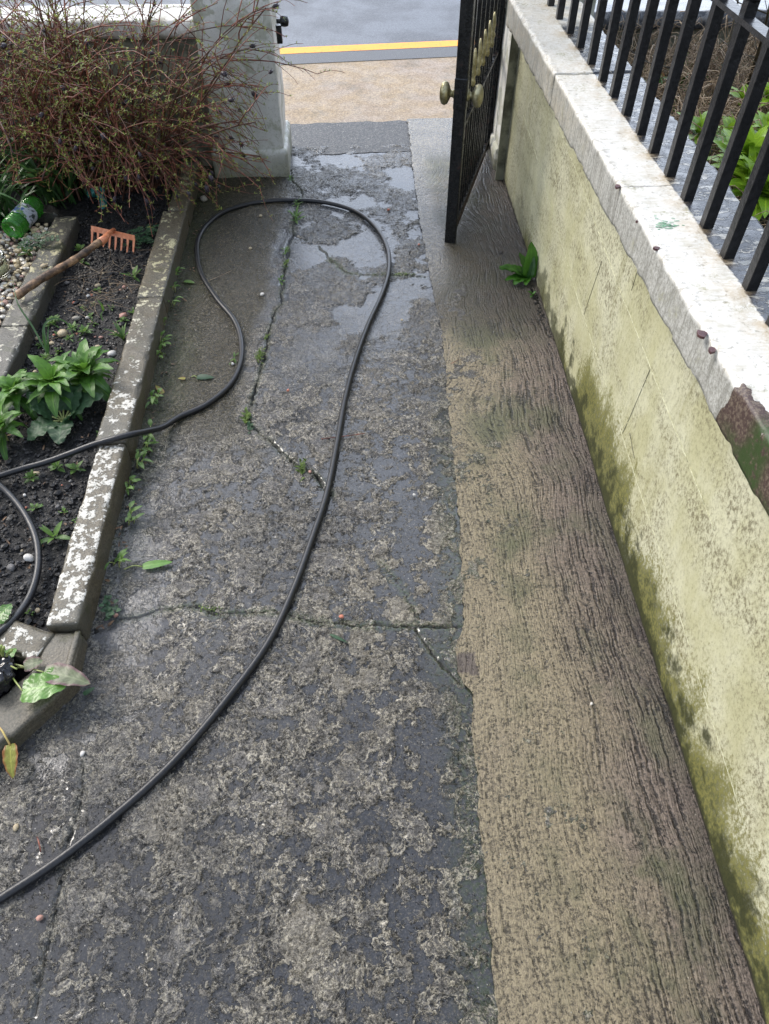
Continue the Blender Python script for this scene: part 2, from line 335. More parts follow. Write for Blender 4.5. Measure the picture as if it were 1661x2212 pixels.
def m_kerb(name, wh, hue=(.105, .088, .058)):
    b = NB(name)
    n = b.noise(26, 7, .68, b.warp(30, .02)); n2 = b.noise(5, 4, .6); fine = b.noise(190, 4, .72)
    z = b.n('ShaderNodeNewGeometry'); nz = b.xyz(2, z.outputs['Normal'])
    c = b.mix(b.ss(fine, .38, .62), tuple(v * .55 for v in hue), tuple(v * 1.35 for v in hue))
    c = b.mix(b.mul(b.ss(n2, .45, .62), .5), c, (.085, .085, .072))
    v = b.add(b.mul(n, .50), b.add(b.mul(b.noise(85, 5, .65), .28), b.mul(b.noise(7, 4, .6, b.scale((1, 1, 1), None, (5, 1, 2))), .22)))
    fl = b.mul(b.ss(v, wh, wh + .022), b.ss(nz, .55, .85))
    yl = b.ss(b.xyz(1), 1.9, 2.7)
    c = b.mix(fl, c, b.mix(b.ss(fine, .36, .55), b.mix(yl, (.38, .36, .31), (.26, .23, .12)), b.mix(yl, (.62, .60, .54), (.48, .44, .27))))
    c = b.mix(b.mul(b.ss(b.noise(11, 5, .65), .58, .68), .5), c, (.055, .06, .018))
    nb = b.bump(b.add(b.mul(fl, .35), n), .7, .005); nb = b.bump(fine, .5, .0022, nb)
    return b.done(c, b.lerp(fl, .40, .55), nb, .45)
def m_simple(key, name, c1, c2, sc, rough, bd=.004, bs=.5, spec=.5, metal=0., det=5, **kw):
    b = NB(name); n = b.noise(sc, det, .68)
    MAT[key] = b.done(b.mix(b.ss(n, .38, .62), c1, c2), rough, b.bump(n, bs, bd), spec, metal, **kw)
def m_leaf(key, name, c1, c2, rough=.42, vein=True, edge=None):
    b = NB(name); t = b.attr('tint'); uv = b.tc.outputs['UV']; n = b.noise(60, 4, .6)
    c = b.mix(t, c1, c2); c = b.mix(b.mul(b.ss(n, .42, .62), .35), c, tuple(v * .6 for v in c1))
    u = b.xyz(0, uv); v = b.xyz(1, uv)
    cen = b.f('ABSOLUTE', b.sub(u, .5))
    if vein: c = b.mix(b.mul(b.ss(cen, .055, .02), .6), c, tuple(min(1, q * 1.35) for q in c2))
    if edge: c = b.mix(b.mul(b.ss(b.add(cen, b.mul(n, .3)), .42, .62), .85), c, edge)
    h = b.add(n, b.mul(b.f('SINE', b.mul(b.add(v, b.mul(cen, .8)), 42)), .12))
    p = b.n('ShaderNodeBsdfPrincipled'); b.L(c, p.inputs['Base Color']); p.inputs['Roughness'].default_value = rough
    b.L(b.bump(h, .5, .002), p.inputs['Normal'])
    tr = b.n('ShaderNodeBsdfTranslucent'); b.L(b.mix(.5, c, tuple(min(1, q * 1.6) for q in c2)), tr.inputs[0])
    mxs = b.n('ShaderNodeMixShader'); mxs.inputs[0].default_value = .28
    b.L(p.outputs[0], mxs.inputs[1]); b.L(tr.outputs[0], mxs.inputs[2]); b.L(mxs.outputs[0], b.out.inputs[0])
    MAT[key] = b.m
m_path(); m_strip(); m_tanpave(); m_wall(); m_coping(); m_pier()
MAT['kerb'] = m_kerb('flaking_kerb', .535); MAT['kerb_lime'] = m_kerb('lichen_edging', .515, (.085, .078, .062))
MAT['kerb_bare'] = m_kerb('bare_edging', .60, (.115, .098, .070)); MAT['kerb_white'] = m_kerb('white_broken_kerb', .505)
m_simple('soil', 'black_soil', (.0022, .0021, .0022), (.011, .010, .010), 120, .50, .012, .9)
m_simple('crumb', 'soil_crumb', (.0025, .0024, .0025), (.016, .0145, .0145), 90, .42, .004, .6)
m_simple('gravelbed', 'gravel_bed', (.03, .026, .02), (.13, .11, .08), 80, .5, .01, .8)
m_simple('rubber', 'black_rubber', (.0085, .009, .011), (.017, .018, .021), 160, .36, .0015, .5, .5)
m_simple('iron', 'black_gloss_iron', (.0035, .004, .005), (.008, .009, .010), 45, .20, .003, .55, .5)
m_simple('iron_wall', 'black_painted_iron', (.0045, .005, .006), (.013, .013, .015), 55, .30, .004, .6, .4)
m_simple('brass', 'old_brass', (.23, .20, .10), (.50, .46, .29), 30, .36, .003, .4, .5, .75)
b = NB('worn_black_gate_paint'); n = b.noise(26, 6, .7); n2 = b.noise(90, 5, .7)
c = b.mix(b.ss(n2, .4, .6), (.0035, .004, .005), (.010, .011, .012)); c = b.mix(b.mul(b.ss(n, .58, .66), .8), c, (.045, .018, .012))
MAT['iron'] = b.done(c, b.lerp(b.ss(n, .45, .6), .18, .42), b.bump(b.add(n, b.mul(n2, .4)), .6, .004), .5)
m_simple('gold', 'gold_painted_iron', (.30, .25, .11), (.58, .51, .28), 40, .38, .003, .4, .5, .35)
m_simple('rust', 'rusty_edge', (.03, .015, .012), (.10, .07, .065), 60, .5, .005, .6)
m_simple('orange', 'orange_painted_steel', (.58, .19, .085), (.76, .31, .16), 35, .40, .003, .4)
m_simple('black', 'black_plastic', (.006, .006, .009), (.013, .013, .016), 20, .12, .004, .3, .6)
m_simple('teal', 'teal_plastic', (.02, .14, .12), (.08, .36, .32), 35, .25, .006, .7)
m_simple('base', 'earth', (.03, .028, .02), (.07, .06, .04), 3, .8)
m_simple('pot', 'black_pot', (.006, .006, .006), (.012, .012, .012), 20, .3)
for k, c1, c2 in (('p_white', (.50, .47, .42), (.74, .72, .68)), ('p_cream', (.36, .28, .16), (.60, .50, .34)), ('p_pink', (.42, .20, .15), (.55, .33, .26)),
                  ('p_grey', (.08, .075, .075), (.20, .19, .18)), ('p_red', (.45, .13, .08), (.60, .24, .15)), ('p_dark', (.02, .018, .018), (.06, .05, .05)),
                  ('p_mottle', (.12, .10, .07), (.45, .42, .35))):
    m_simple(k, 'pebble_' + k[2:], c1, c2, 90, .40, .003, .5)
m_simple('straw', 'dry_straw', (.16, .105, .06), (.36, .27, .17), 30, .6)
m_simple('straw2', 'pale_dry_stem', (.28, .22, .14), (.52, .43, .30), 30, .6)
m_simple('twig', 'red_brown_twig', (.080, .022, .016), (.30, .10, .058), 40, .45, .002, .5)
m_simple('twigbark', 'dark_red_bark', (.040, .017, .011), (.13, .058, .032), 30, .5, .003, .6)
m_simple('bark', 'green_brown_bark', (.020, .014, .009), (.075, .060, .030), 30, .5, .004, .8)
m_simple('pod', 'dark_seed_pod', (.010, .006, .011), (.035, .020, .030), 60, .4)
m_simple('redstem', 'red_leaf_stalk', (.36, .10, .05), (.55, .42, .14), 14, .4)
m_simple('palestem', 'pale_green_stalk', (.20, .26, .06), (.42, .44, .17), 20, .4)
m_leaf('l_lance', 'bright_lance_leaf', (.036, .110, .018), (.125, .27, .035))
m_leaf('l_broad', 'dark_wrinkled_leaf', (.022, .060, .026), (.050, .11, .048), .5)
m_leaf('l_small', 'seedling_leaf', (.055, .13, .025), (.16, .28, .06))
m_leaf('l_dark', 'dark_ferny_leaf', (.025, .07, .030), (.05, .12, .05), .4)
m_leaf('l_strap', 'strap_leaf', (.022, .065, .018), (.09, .19, .06), .30)
m_leaf('l_shrub', 'shrub_leaf', (.13, .19, .022), (.36, .42, .085), .38, False)
m_leaf('l_dock', 'dock_leaf', (.06, .17, .02), (.16, .33, .06), .28)
m_leaf('l_dockp', 'purpled_dock_leaf', (.10, .12, .06), (.19, .22, .12), .4, True, (.16, .07, .09))
m_leaf('l_worn', 'yellowed_leaf', (.16, .17, .03), (.34, .34, .06), .4, True, (.30, .09, .03))
m_leaf('l_wallweed', 'glossy_wall_weed_leaf', (.018, .080, .010), (.065, .19, .022), .25)
m_leaf('l_nb', 'neighbour_lance_leaf', (.12, .26, .02), (.30, .46, .04), .3)
m_leaf('l_moss', 'moss_tuft', (.045, .09, .010), (.16, .24, .035), .5, False)
b = NB('rake_handle_wood'); n = b.noise(1., 6, .65, b.scale((22, 22, 22), b.warp(20, .05))); n2 = b.noise(120, 4, .7)
c = b.ramp(n, [(.36, (.035, .022, .014)), (.50, (.17, .10, .055)), (.64, (.46, .28, .15))])
MAT['wood'] = b.done(b.mix(b.mul(b.ss(n2, .5, .65), .5), c, (.06, .035, .022)), .45, b.bump(n2, .5, .003))
def glass(key, name, col, rough=.05, mixd=0.):
    b = NB(name); MAT[key] = b.done(col, rough, b.bump(b.noise(30, 3, .6), .2, .004), .5, Transmission_Weight=1. - mixd, IOR=1.45)
glass('greenglass', 'green_ribbed_glass', (.20, .72, .12), .04, .12); glass('clearglass', 'clear_glass', (.93, .96, .90), .03, .0)
b = NB('bottle_label'); v = b.noise(28, 6, .75, None, .8); v2 = b.noise(13, 4, .6)
c = b.mix(b.ss(v, .53, .56), (.47, .50, .55), (.03, .045, .04)); c = b.mix(b.ss(v2, .60, .63), c, (.05, .12, .28)); c = b.mix(b.ss(b.noise(19, 4, .6, b.scale((1, 1, 1), None, (4, 2, 1))), .60, .63), c, (.10, .22, .06))
MAT['label'] = b.done(c, .45)
m_simple('jarfill', 'cream_wax', (.42, .40, .24), (.56, .54, .36), 12, .6)
m_simple('jarsoil', 'jar_debris', (.05, .035, .02), (.16, .11, .07), 60, .6, .01, .8)

# ------------------------------------------------------------------ mesh helpers
def tag(o, label=None, cat=None, group=None, kind=None):
    if label: o['label'] = label
    if cat: o['category'] = cat
    if group: o['group'] = group
    if kind: o['kind'] = kind
    return o
def link(name, me, mat=None, parent=None, smooth=True):
    o = bpy.data.objects.new(name, me); COL.objects.link(o)
    if mat is not None: me.materials.append(MAT[mat] if isinstance(mat, str) else mat)
    if parent is not None: o.parent = parent
    if smooth and len(me.polygons): me.polygons.foreach_set('use_smooth', np.ones(len(me.polygons), bool))
    return o
def empty(name, loc=(0, 0, 0)):
    o = bpy.data.objects.new(name, None); COL.objects.link(o); o.location = loc; o.empty_display_size = .05; return o
class MB:
    def __init__(s): s.v = []; s.f = []; s.t = []; s.uv = []
    def add(s, v, f, tint=.5, uv=None):
        k = len(s.v); s.v += [tuple(map(float, q)) for q in v]; s.f += [tuple(i + k for i in q) for q in f]
        s.t += [tint] * len(v); s.uv += list(uv) if uv is not None else [(0., 0.)] * len(v)
    def box(s, c, h, ax=None):
        c = np.array(c, float); A = np.eye(3) if ax is None else np.array(ax, float)
        v = [c + A[0] * h[0] * a + A[1] * h[1] * b_ + A[2] * h[2] * d for a in (-1, 1) for b_ in (-1, 1) for d in (-1, 1)]
        s.add(v, [(0, 1, 3, 2), (4, 6, 7, 5), (0, 4, 5, 1), (2, 3, 7, 6), (0, 2, 6, 4), (1, 5, 7, 3)])
    def tube(s, P, r, n=6, cap=True, tint=.5):
        P = [np.array(p, float) for p in P]; m = len(P); rr = r if hasattr(r, '__len__') else [r] * m
        T = [P[min(i + 1, m - 1)] - P[max(i - 1, 0)] for i in range(m)]
        T = [t / (np.linalg.norm(t) + 1e-9) for t in T]
        a = np.array([0, 0, 1.]) if abs(T[0][2]) < .9 else np.array([1., 0, 0]); V = []
        for p, t, q in zip(P, T, rr):
            a = a - t * (a @ t); a = a / (np.linalg.norm(a) + 1e-9); b_ = np.cross(t, a)
            for k in range(n):
                an = 2 * math.pi * k / n; V.append(p + (a * math.cos(an) + b_ * math.sin(an)) * q)
        Fc = [(i * n + k, i * n + (k + 1) % n, (i + 1) * n + (k + 1) % n, (i + 1) * n + k) for i in range(m - 1) for k in range(n)]
        if cap: Fc += [tuple(range(n))[::-1], tuple((m - 1) * n + k for k in range(n))]
        s.add(V, Fc, tint)
    def lathe(s, prof, M, n=24, cap=True):
        # prof [(r, h)], M = (origin, axis)
        o, ax = np.array(M[0], float), np.array(M[1], float); ax = ax / np.linalg.norm(ax)
        a = np.array([0, 0, 1.]) if abs(ax[2]) < .9 else np.array([1., 0, 0]); a = a - ax * (a @ ax); a /= np.linalg.norm(a); b_ = np.cross(ax, a)
        V = [o + ax * h + (a * math.cos(2 * math.pi * k / n) + b_ * math.sin(2 * math.pi * k / n)) * r for r, h in prof for k in range(n)]
        Fc = [(i * n + k, i * n + (k + 1) % n, (i + 1) * n + (k + 1) % n, (i + 1) * n + k) for i in range(len(prof) - 1) for k in range(n)]
        if cap: Fc += [tuple(range(n))[::-1], tuple((len(prof) - 1) * n + k for k in range(n))]
        s.add(V, Fc)
    def leaf(s, base, az, L, W, e0=60, e1=-10, prof='lance', fold=.15, ruf=.0, tint=None, n=8, roll=0., ser=0.):
        p = np.array(base, float); V = []; UV = []; m = 4; tw = random.uniform(-.2, .2)
        cuts = [(-1, .5), (-.5, .25), (0, 0), (.5, .25), (1, .5)]
        for i in range(n + 1):
            t = i / n; el = R(e0 + (e1 - e0) * t); a = az + tw * t
            d = np.array([math.cos(a) * math.cos(el), math.sin(a) * math.cos(el), math.sin(el)])
            sd_ = np.array([-math.sin(a), math.cos(a), 0.]); nr = np.cross(d, sd_)
            if roll: sd_, nr = sd_ * math.cos(roll) + nr * math.sin(roll), nr * math.cos(roll) - sd_ * math.sin(roll)
            if prof == 'lance': wd = math.sin(math.pi * min(1, .06 + .94 * t ** .8)) ** .75 * (1 - .15 * t)
            elif prof == 'ovate': wd = math.sin(math.pi * min(1, (.05 + .95 * t) ** .62)) ** .62
            elif prof == 'strap': wd = min(1, .55 + t * 2) * (1 - max(0, (t - .6) / .4) ** 1.6)
            else: wd = math.sin(math.pi * min(1, .08 + .92 * t ** 1.5)) ** .7
            wd = max(wd, .02) * W / 2 * (1 + (ser * (1 if i % 2 else -1)))
            for u, q in cuts:
                rz = ruf * W * math.sin(t * 23 + u * 3) * abs(u)
                V.append(p + sd_ * wd * u - nr * (-(fold * abs(u) * wd)) + nr * rz); UV.append((.5 + u / 2, t))
            p = p + d * L / n
        F_ = [(i * 5 + k, i * 5 + k + 1, i * 5 + 6 + k, i * 5 + 5 + k) for i in range(n) for k in range(4)]
        s.add(V, F_, random.random() if tint is None else tint, UV)
    def build(s, name, mat, parent=None, smooth=True):
        me = bpy.data.meshes.new(name); me.from_pydata(s.v, [], s.f); me.update()
        a = me.attributes.new('tint', 'FLOAT', 'POINT'); a.data.foreach_set('value', np.array(s.t, np.float32))
        ul = me.uv_layers.new(name='UVMap'); li = np.empty(len(me.loops), np.int32); me.loops.foreach_get('vertex_index', li)
        ul.data.foreach_set('uv', np.array(s.uv, np.float32)[li].ravel())
        return link(name, me, mat, parent, smooth)
def grid(name, X, Y, zf, mat, cols=None, uv=None, parent=None):
    xx, yy = np.meshgrid(X, Y); P = np.stack([xx.ravel(), yy.ravel(), np.zeros(xx.size)], 1)
    if callable(zf): P = zf(P)
    else: P[:, 2] = zf
    nx, ny = len(X), len(Y)
    i = (np.arange(ny - 1)[:, None] * nx + np.arange(nx - 1)[None]).ravel()
    Fq = np.stack([i, i + 1, i + nx + 1, i + nx], 1).astype(np.int32)
    me = bpy.data.meshes.new(name); me.vertices.add(len(P)); me.vertices.foreach_set('co', P.astype(np.float32).ravel())
    me.loops.add(Fq.size); me.loops.foreach_set('vertex_index', Fq.ravel())
    me.polygons.add(len(Fq)); me.polygons.foreach_set('loop_start', np.arange(len(Fq), dtype=np.int32) * 4); me.polygons.foreach_set('loop_total', np.full(len(Fq), 4, np.int32))
    me.update(calc_edges=True); me.validate()
    for k, c in (cols or {}).items():
        a = me.color_attributes.new(k, 'FLOAT_COLOR', 'POINT'); cc = np.ones((len(P), 4), np.float32); cc[:, :3] = c(P) if callable(c) else c; a.data.foreach_set('color', cc.ravel())
    if uv is not None:
        ul = me.uv_layers.new(name='UVMap'); ul.data.foreach_set('uv', uv(P).astype(np.float32)[Fq.ravel()].ravel())
    return link(name, me, mat, parent)
def stone(name, size, mat, r=.006, res=.012, amp=.002, chip=.0, O=(0, 0, 0), ax=None, seed=0, parent=None, cols=None, nsc=40, shape=None):
    """worn block: size along its own axes from corner O; ax = 3 axis vectors"""
    A = np.eye(3) if ax is None else np.array(ax, float); sx = np.array(size, float); V = []; Fq = []
    nn = [max(2, int(round(q / res))) for q in sx]; nn = [min(q, 260) for q in nn]
    for a in range(3):
        b_, c_ = (a + 1) % 3, (a + 2) % 3
        for side in (0, 1):
            u = np.linspace(0, sx[b_], nn[b_] + 1); v = np.linspace(0, sx[c_], nn[c_] + 1); uu, vv = np.meshgrid(u, v)
            P = np.zeros((uu.size, 3)); P[:, b_] = uu.ravel(); P[:, c_] = vv.ravel(); P[:, a] = side * sx[a]
            w_ = len(u); k0 = sum(len(q) for q in V); i = (np.arange(len(v) - 1)[:, None] * w_ + np.arange(w_ - 1)[None]).ravel() + k0
            q = np.stack([i, i + 1, i + w_ + 1, i + w_], 1); Fq.append(q if side else q[:, ::-1]); V.append(P)
    P = np.concatenate(V); Fq = np.concatenate(Fq)
    key = np.round(P / 1e-5).astype(np.int64); _, idx, inv = np.unique(key, axis=0, return_index=True, return_inverse=True); inv = inv.ravel()
    P = P[idx]; Fq = inv[Fq]
    Q = np.clip(P, r, sx - r); D = P - Q; ln = np.linalg.norm(D, axis=1, keepdims=True) + 1e-9; N = D / ln
    ed = (np.abs(D) > r * .5).sum(1) >= 2
    Wp = np.array(O) + P @ A
    amt = fbm(Wp, nsc, 3, seed) * amp + fbm(Wp, nsc * .25, 2, seed + 5) * amp * 1.2
    if chip: amt = amt - np.where(ed, np.maximum(0, fbm(Wp, 28, 3, seed + 9) - .05) * chip * 3, 0)
    P = Q + N * (r + amt[:, None])
    if shape: P = shape(P)
    P = np.array(O) + P @ A
    me = bpy.data.meshes.new(name); me.from_pydata(P.tolist(), [], Fq.tolist()); me.update()
    for k, c in (cols or {}).items():
        a = me.color_attributes.new(k, 'FLOAT_COLOR', 'POINT'); cc = np.ones((len(P), 4), np.float32); cc[:, :3] = c(P); a.data.foreach_set('color', cc.ravel())
    return link(name, me, mat, parent)
def pdist(P, pts):
    pts = np.array(pts)[:, :2]; d = np.full(len(P), 9.)
    for a, b_ in zip(pts[:-1], pts[1:]):
        v = b_ - a; t = np.clip(((P[:, :2] - a) @ v) / (v @ v), 0, 1); d = np.minimum(d, np.hypot(*(P[:, :2] - a - t[:, None] * v).T))
    return d
def sst(x, a, b_): t = np.clip((x - a) / (b_ - a), 0, 1); return t * t * (3 - 2 * t)
def inter(y, pts): pts = sorted((q[1], q[0]) for q in pts); return np.interp(y, [q[0] for q in pts], [q[1] for q in pts])
def crom(P, per=10):
    P = [np.array(p, float) for p in P]; P = [2 * P[0] - P[1]] + P + [2 * P[-1] - P[-2]]; o = []
    for i in range(1, len(P) - 2):
        for k in range(per):
            t = k / per; a, b_, c_, d_ = P[i - 1:i + 3]
            o.append(.5 * (2 * b_ + (c_ - a) * t + (2 * a - 5 * b_ + 4 * c_ - d_) * t * t + (3 * b_ - a - 3 * c_ + d_) * t ** 3))
    return o + [P[-2]]

# ------------------------------------------------------------------ the setting
def ST(o): o['kind'] = 'structure'; return o
ST(grid('ground', [-120, 120], [-60, 200], -.12, 'base'))
lin = lambda a, b_, n: np.linspace(a, b_, n)
def tilt(y0, z0):                       # street lines run very slightly across the gate line
    def f_(P): P[:, 1] = P[:, 1] + P[:, 0] * .09; P[:, 2] = z0; return P
    return f_
ST(grid('road', [-30, 0, 30], [5.40, 9, 20, 60], tilt(0, -.012), 'road'))
o = ST(grid('road_kerb', lin(-6, 6, 60), [5.36, 5.37, 5.56, 5.565], lambda P: tilt(0, -.005)(P), 'granite'))
yl = ST(grid('yellow_line', lin(-12, 12, 400), [5.575, 5.70], lambda P: (tilt(0, -.006)(P)), 'yellow'))
ST(grid('pavement', lin(-8, 8, 40), [3.86, 4.4, 5.37], lambda P: (P.__setitem__((slice(None), 1), P[:, 1] + P[:, 0] * .09 * sst(P[:, 1], 4.5, 5.3)), P)[1], 'tan'))
ob = bpy.data.objects['pavement']
for v in ob.data.vertices: v.co.z = -.008
def patchz(P):
    n = vn(P, 22, 5) * .014 + vn(P, 60, 8) * .009
    ex = np.abs(P[:, 0] - .01) > .33; ey = np.abs(P[:, 1] - 4.14) > .20
    P[:, 0] += n * ex; P[:, 1] += n * ey * .8 + P[:, 0] * .03; P[:, 2] = -.004; return P
ST(grid('pavement_patch', lin(-.60, .345, 60), lin(3.93, 4.34, 40), patchz, 'patch'))

cr1 = [(629, 366), (632, 392), (649, 410), (652, 428), (640, 460), (632, 490), (632, 505), (621, 524), (617, 567), (609, 613), (607, 654), (593, 678), (583, 706), (575, 746), (564, 796), (555, 831), (544, 858), (536, 893), (546, 924), (573, 944), (612, 979), (651, 1010), (682, 1026), (717, 1069)]
cracks = [(cr1, .0042, .5), ([(632, 505), (664, 518)], .004, .3), ([(689, 530), (714, 561), (751, 589), (797, 593), (884, 593), (918, 597)], .0022, 1.),
          ([(252, 1336), (278, 1334), (366, 1314), (433, 1308), (468, 1325), (507, 1322), (612, 1326), (674, 1342), (768, 1350), (846, 1350), (897, 1357), (944, 1350), (1002, 1357)], .0018, .55),
          ([(897, 1357), (924, 1392), (955, 1431), (981, 1458), (996, 1478)], .0026, .45),
          ([(183, 1644), (177, 1683), (164, 1753), (150, 1800), (135, 1878), (129, 1929), (113, 1987), (94, 2073), (70, 2190)], .0018, .1),
          ([(820, 1215), (860, 1262), (890, 1310), (897, 1357)], .0009, .5)]
cracks = [([G(*q) for q in a], w_, m_) for a, w_, m_ in cracks]
cr1w = cracks[0][0]
def warp2(P):
    Q = P.copy(); Q[:, 0] += vn(P, 30, 1) * .006 + vn(P, 90, 2) * .003; Q[:, 1] += vn(P, 30, 3) * .006 + vn(P, 90, 4) * .003; return Q
def path_cols(P):
    Q = warp2(P); c = np.zeros((len(P), 3))
    for pts, w_, m_ in cracks:
        d = pdist(Q, pts); c[:, 0] = np.maximum(c[:, 0], sst(d, w_ * 1.7, w_ * .5)); c[:, 1] = np.maximum(c[:, 1], m_ * sst(d, .022, .004))
    c[:, 1] = np.maximum(c[:, 1], .5 * sst(P[:, 0] + .05 * vn(P, 6, 9), -.55, -.72) * sst(P[:, 1], .9, 1.4))
    edge = inter(P[:, 1], STRIP)
    c[:, 1] = np.maximum(c[:, 1], .38 * sst(P[:, 0], edge - .10, edge - .01) * sst(P[:, 1], 2.2, 1.5))
    b_ = np.maximum(0, vn(P, 2.1, 31)) * 1.1 + .7 * sst(P[:, 0] + .12 * vn(P, 4, 12), .02, .22) * sst(P[:, 1], 2.3, 1.2)
    hx = pdist(P, HOSE2[:14]); c[:, 2] = np.clip(b_ + .6 * sst(hx, .035, .01), 0, 1); return c
def path_tone(P):
    c = np.zeros((len(P), 3)); Q = warp2(P); n = fbm(P, 5, 3, 44)
    cx = inter(P[:, 1], cr1w)
    c[:, 0] = sst(cx - Q[:, 0] + n * .05, .01, .07) * sst(P[:, 1] + n * .2, 1.55, 1.95)
    c[:, 1] = sst(P[:, 1] + n * .35, 1.75, 2.7) * (1 - c[:, 0])
    c[:, 1] = np.maximum(c[:, 1], .75 * sst(Q[:, 0] + n * .1, -.50, -.62) * sst(P[:, 1], 1.75, 1.4) * sst(P[:, 1], .6, .85))
    c[:, 2] = .55 * sst(n + .35 * np.exp(-((P[:, 0] + .35) ** 2 + (P[:, 1] - 1.35) ** 2) / .09), .25, .5) * (1 - c[:, 0])
    return c
def path_z(P):
    c = np.zeros(len(P)); Q = warp2(P)
    for pts, w_, m_ in cracks: d = pdist(Q, pts); c = np.maximum(c, sst(d, w_ * 1.8, w_ * .4) * min(1, w_ / .0035))
    P[:, 2] = -.0045 - c * .011 + fbm(P, 1.6, 3, 21) * .003 - .001 * sst(P[:, 1], 3.6, 4.) ; return P
STRIP = [(q[0], q[1]) for q in (G(*p) for p in [(880, 262), (888, 330), (905, 470), (930, 600), (955, 720), (970, 900), (985, 1050), (1000, 1250), (1003, 1352), (983, 1400), (985, 1455), (1018, 1500), (1022, 1600), (1030, 1700), (1048, 1900), (1070, 2180), (1080, 2300)])]
HOSE_D = [(-60, 1985), (0, 1945), (150, 1845), (300, 1722), (400, 1625), (500, 1505), (580, 1390), (635, 1280), (675, 1170), (705, 1070), (730, 960), (745, 870), (765, 790), (795, 710), (825, 640), (840, 590), (837, 540), (810, 495), (770, 462), (710, 443), (640, 436), (560, 441), (490, 460), (450, 487), (430, 520), (426, 560), (437, 600), (470, 650), (505, 695), (522, 740), (520, 790), (497, 835), (450, 877), (390, 905)]
HOSE2 = [G(*p) for p in HOSE_D]
ys = np.concatenate([np.arange(-.25, 1.7, .0036), np.arange(1.7, 4.02, .0062)])
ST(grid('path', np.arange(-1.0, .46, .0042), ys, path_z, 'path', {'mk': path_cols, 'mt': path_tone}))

def strip_map(P):
    e = inter(P[:, 1], STRIP) + vn(P, 35, 3) * .006 + vn(P, 110, 4) * .003
    s_ = P[:, 0]; P[:, 0] = e + s_ * (1.0 - e) if False else e + s_ * (.80 - e)
    P[:, 2] = .0035 + np.where(s_ < .001, -.02, 0) + fbm(P, 2, 2, 5) * .002 + .006 * sst(P[:, 0], .66, .74) * sst(P[:, 1], 3.3, 2.8); return P
def strip_uv(P):
    x, y = P[:, 0], P[:, 1]
    # broom strokes: straight along y, with swept fans
    def fan(cy, cx, s_): return s_ * np.exp(-((y - cy) / .26) ** 2) * np.clip((cx - x) / .28, 0, 1.2) ** 1.5
    u = x + fan(1.75, .62, .30) * ((y - 1.45)) + fan(2.75, .72, -.35) * (y - 2.5) - fan(.85, .55, .25) * (y - .75) + fan(3.2, .7, .5) * (y - 3.0) + .012 * vn(P, 5, 6) + .02 * np.sin(y * 2.2)
    return np.stack([u, y], 1)
def strip_cols(P):
    c = np.zeros((len(P), 3)); n = fbm(P, 4, 3, 71)
    c[:, 0] = np.clip(.9 * sst(P[:, 1] + n * .15, 2.15, 2.45) * sst(P[:, 1] + n * .2, 3.5, 2.9) + .8 * sst(P[:, 0] - .62 + n * .08, 0, .12) * sst(P[:, 1], 2.4, 1.0), 0, 1) * .8
    pc = G(1005, 1435); c[:, 1] = .75 * ((np.abs(P[:, 0] - pc[0] + .006 * vn(P, 40, 3)) < .028) & (np.abs(P[:, 1] - pc[1] + .006 * vn(P, 40, 5)) < .028))
    c[:, 2] = sst(P[:, 0] + n * .06, .44, .36) * sst(P[:, 1], 2.5, 2.75) + sst(P[:, 1], 3.75, 3.95); c[:, 2] = np.clip(c[:, 2], 0, 1); return c
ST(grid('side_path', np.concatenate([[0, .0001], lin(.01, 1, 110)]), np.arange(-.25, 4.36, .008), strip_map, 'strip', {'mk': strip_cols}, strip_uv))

def soil_z(P):
    n = fbm(P, 5, 3, 3) * .018 + np.abs(fbm(P, 28, 4, 8)) * .020 + vn(P, 75, 4) * .006
    P[:, 2] = .012 + n + .02 * sst(P[:, 0], -.95, -1.2) * sst(P[:, 1], 2.2, 1.4) + .03 * sst(P[:, 1], 3., 3.6)
    P[:, 2] -= .03 * sst(P[:, 1], .94, .84); return P
ST(grid('soil_bed', np.arange(-2.9, -.745, .0075), np.arange(.80, 3.95, .0075), soil_z, 'soil'))
ST(grid('gravel_base', [-2.6, -1.31], [1.2, 3.10], .045, 'gravelbed'))
def soil_gap(P): P[:, 2] = -.006 + np.abs(fbm(P, 40, 3, 2)) * .014 - .008 * sst(P[:, 0], -.69, -.665); return P
ST(grid('soil_gap', np.arange(-.74, -.655, .005), np.arange(1.02, 3.66, .006), lambda P: soil_gap(P), 'soil'))

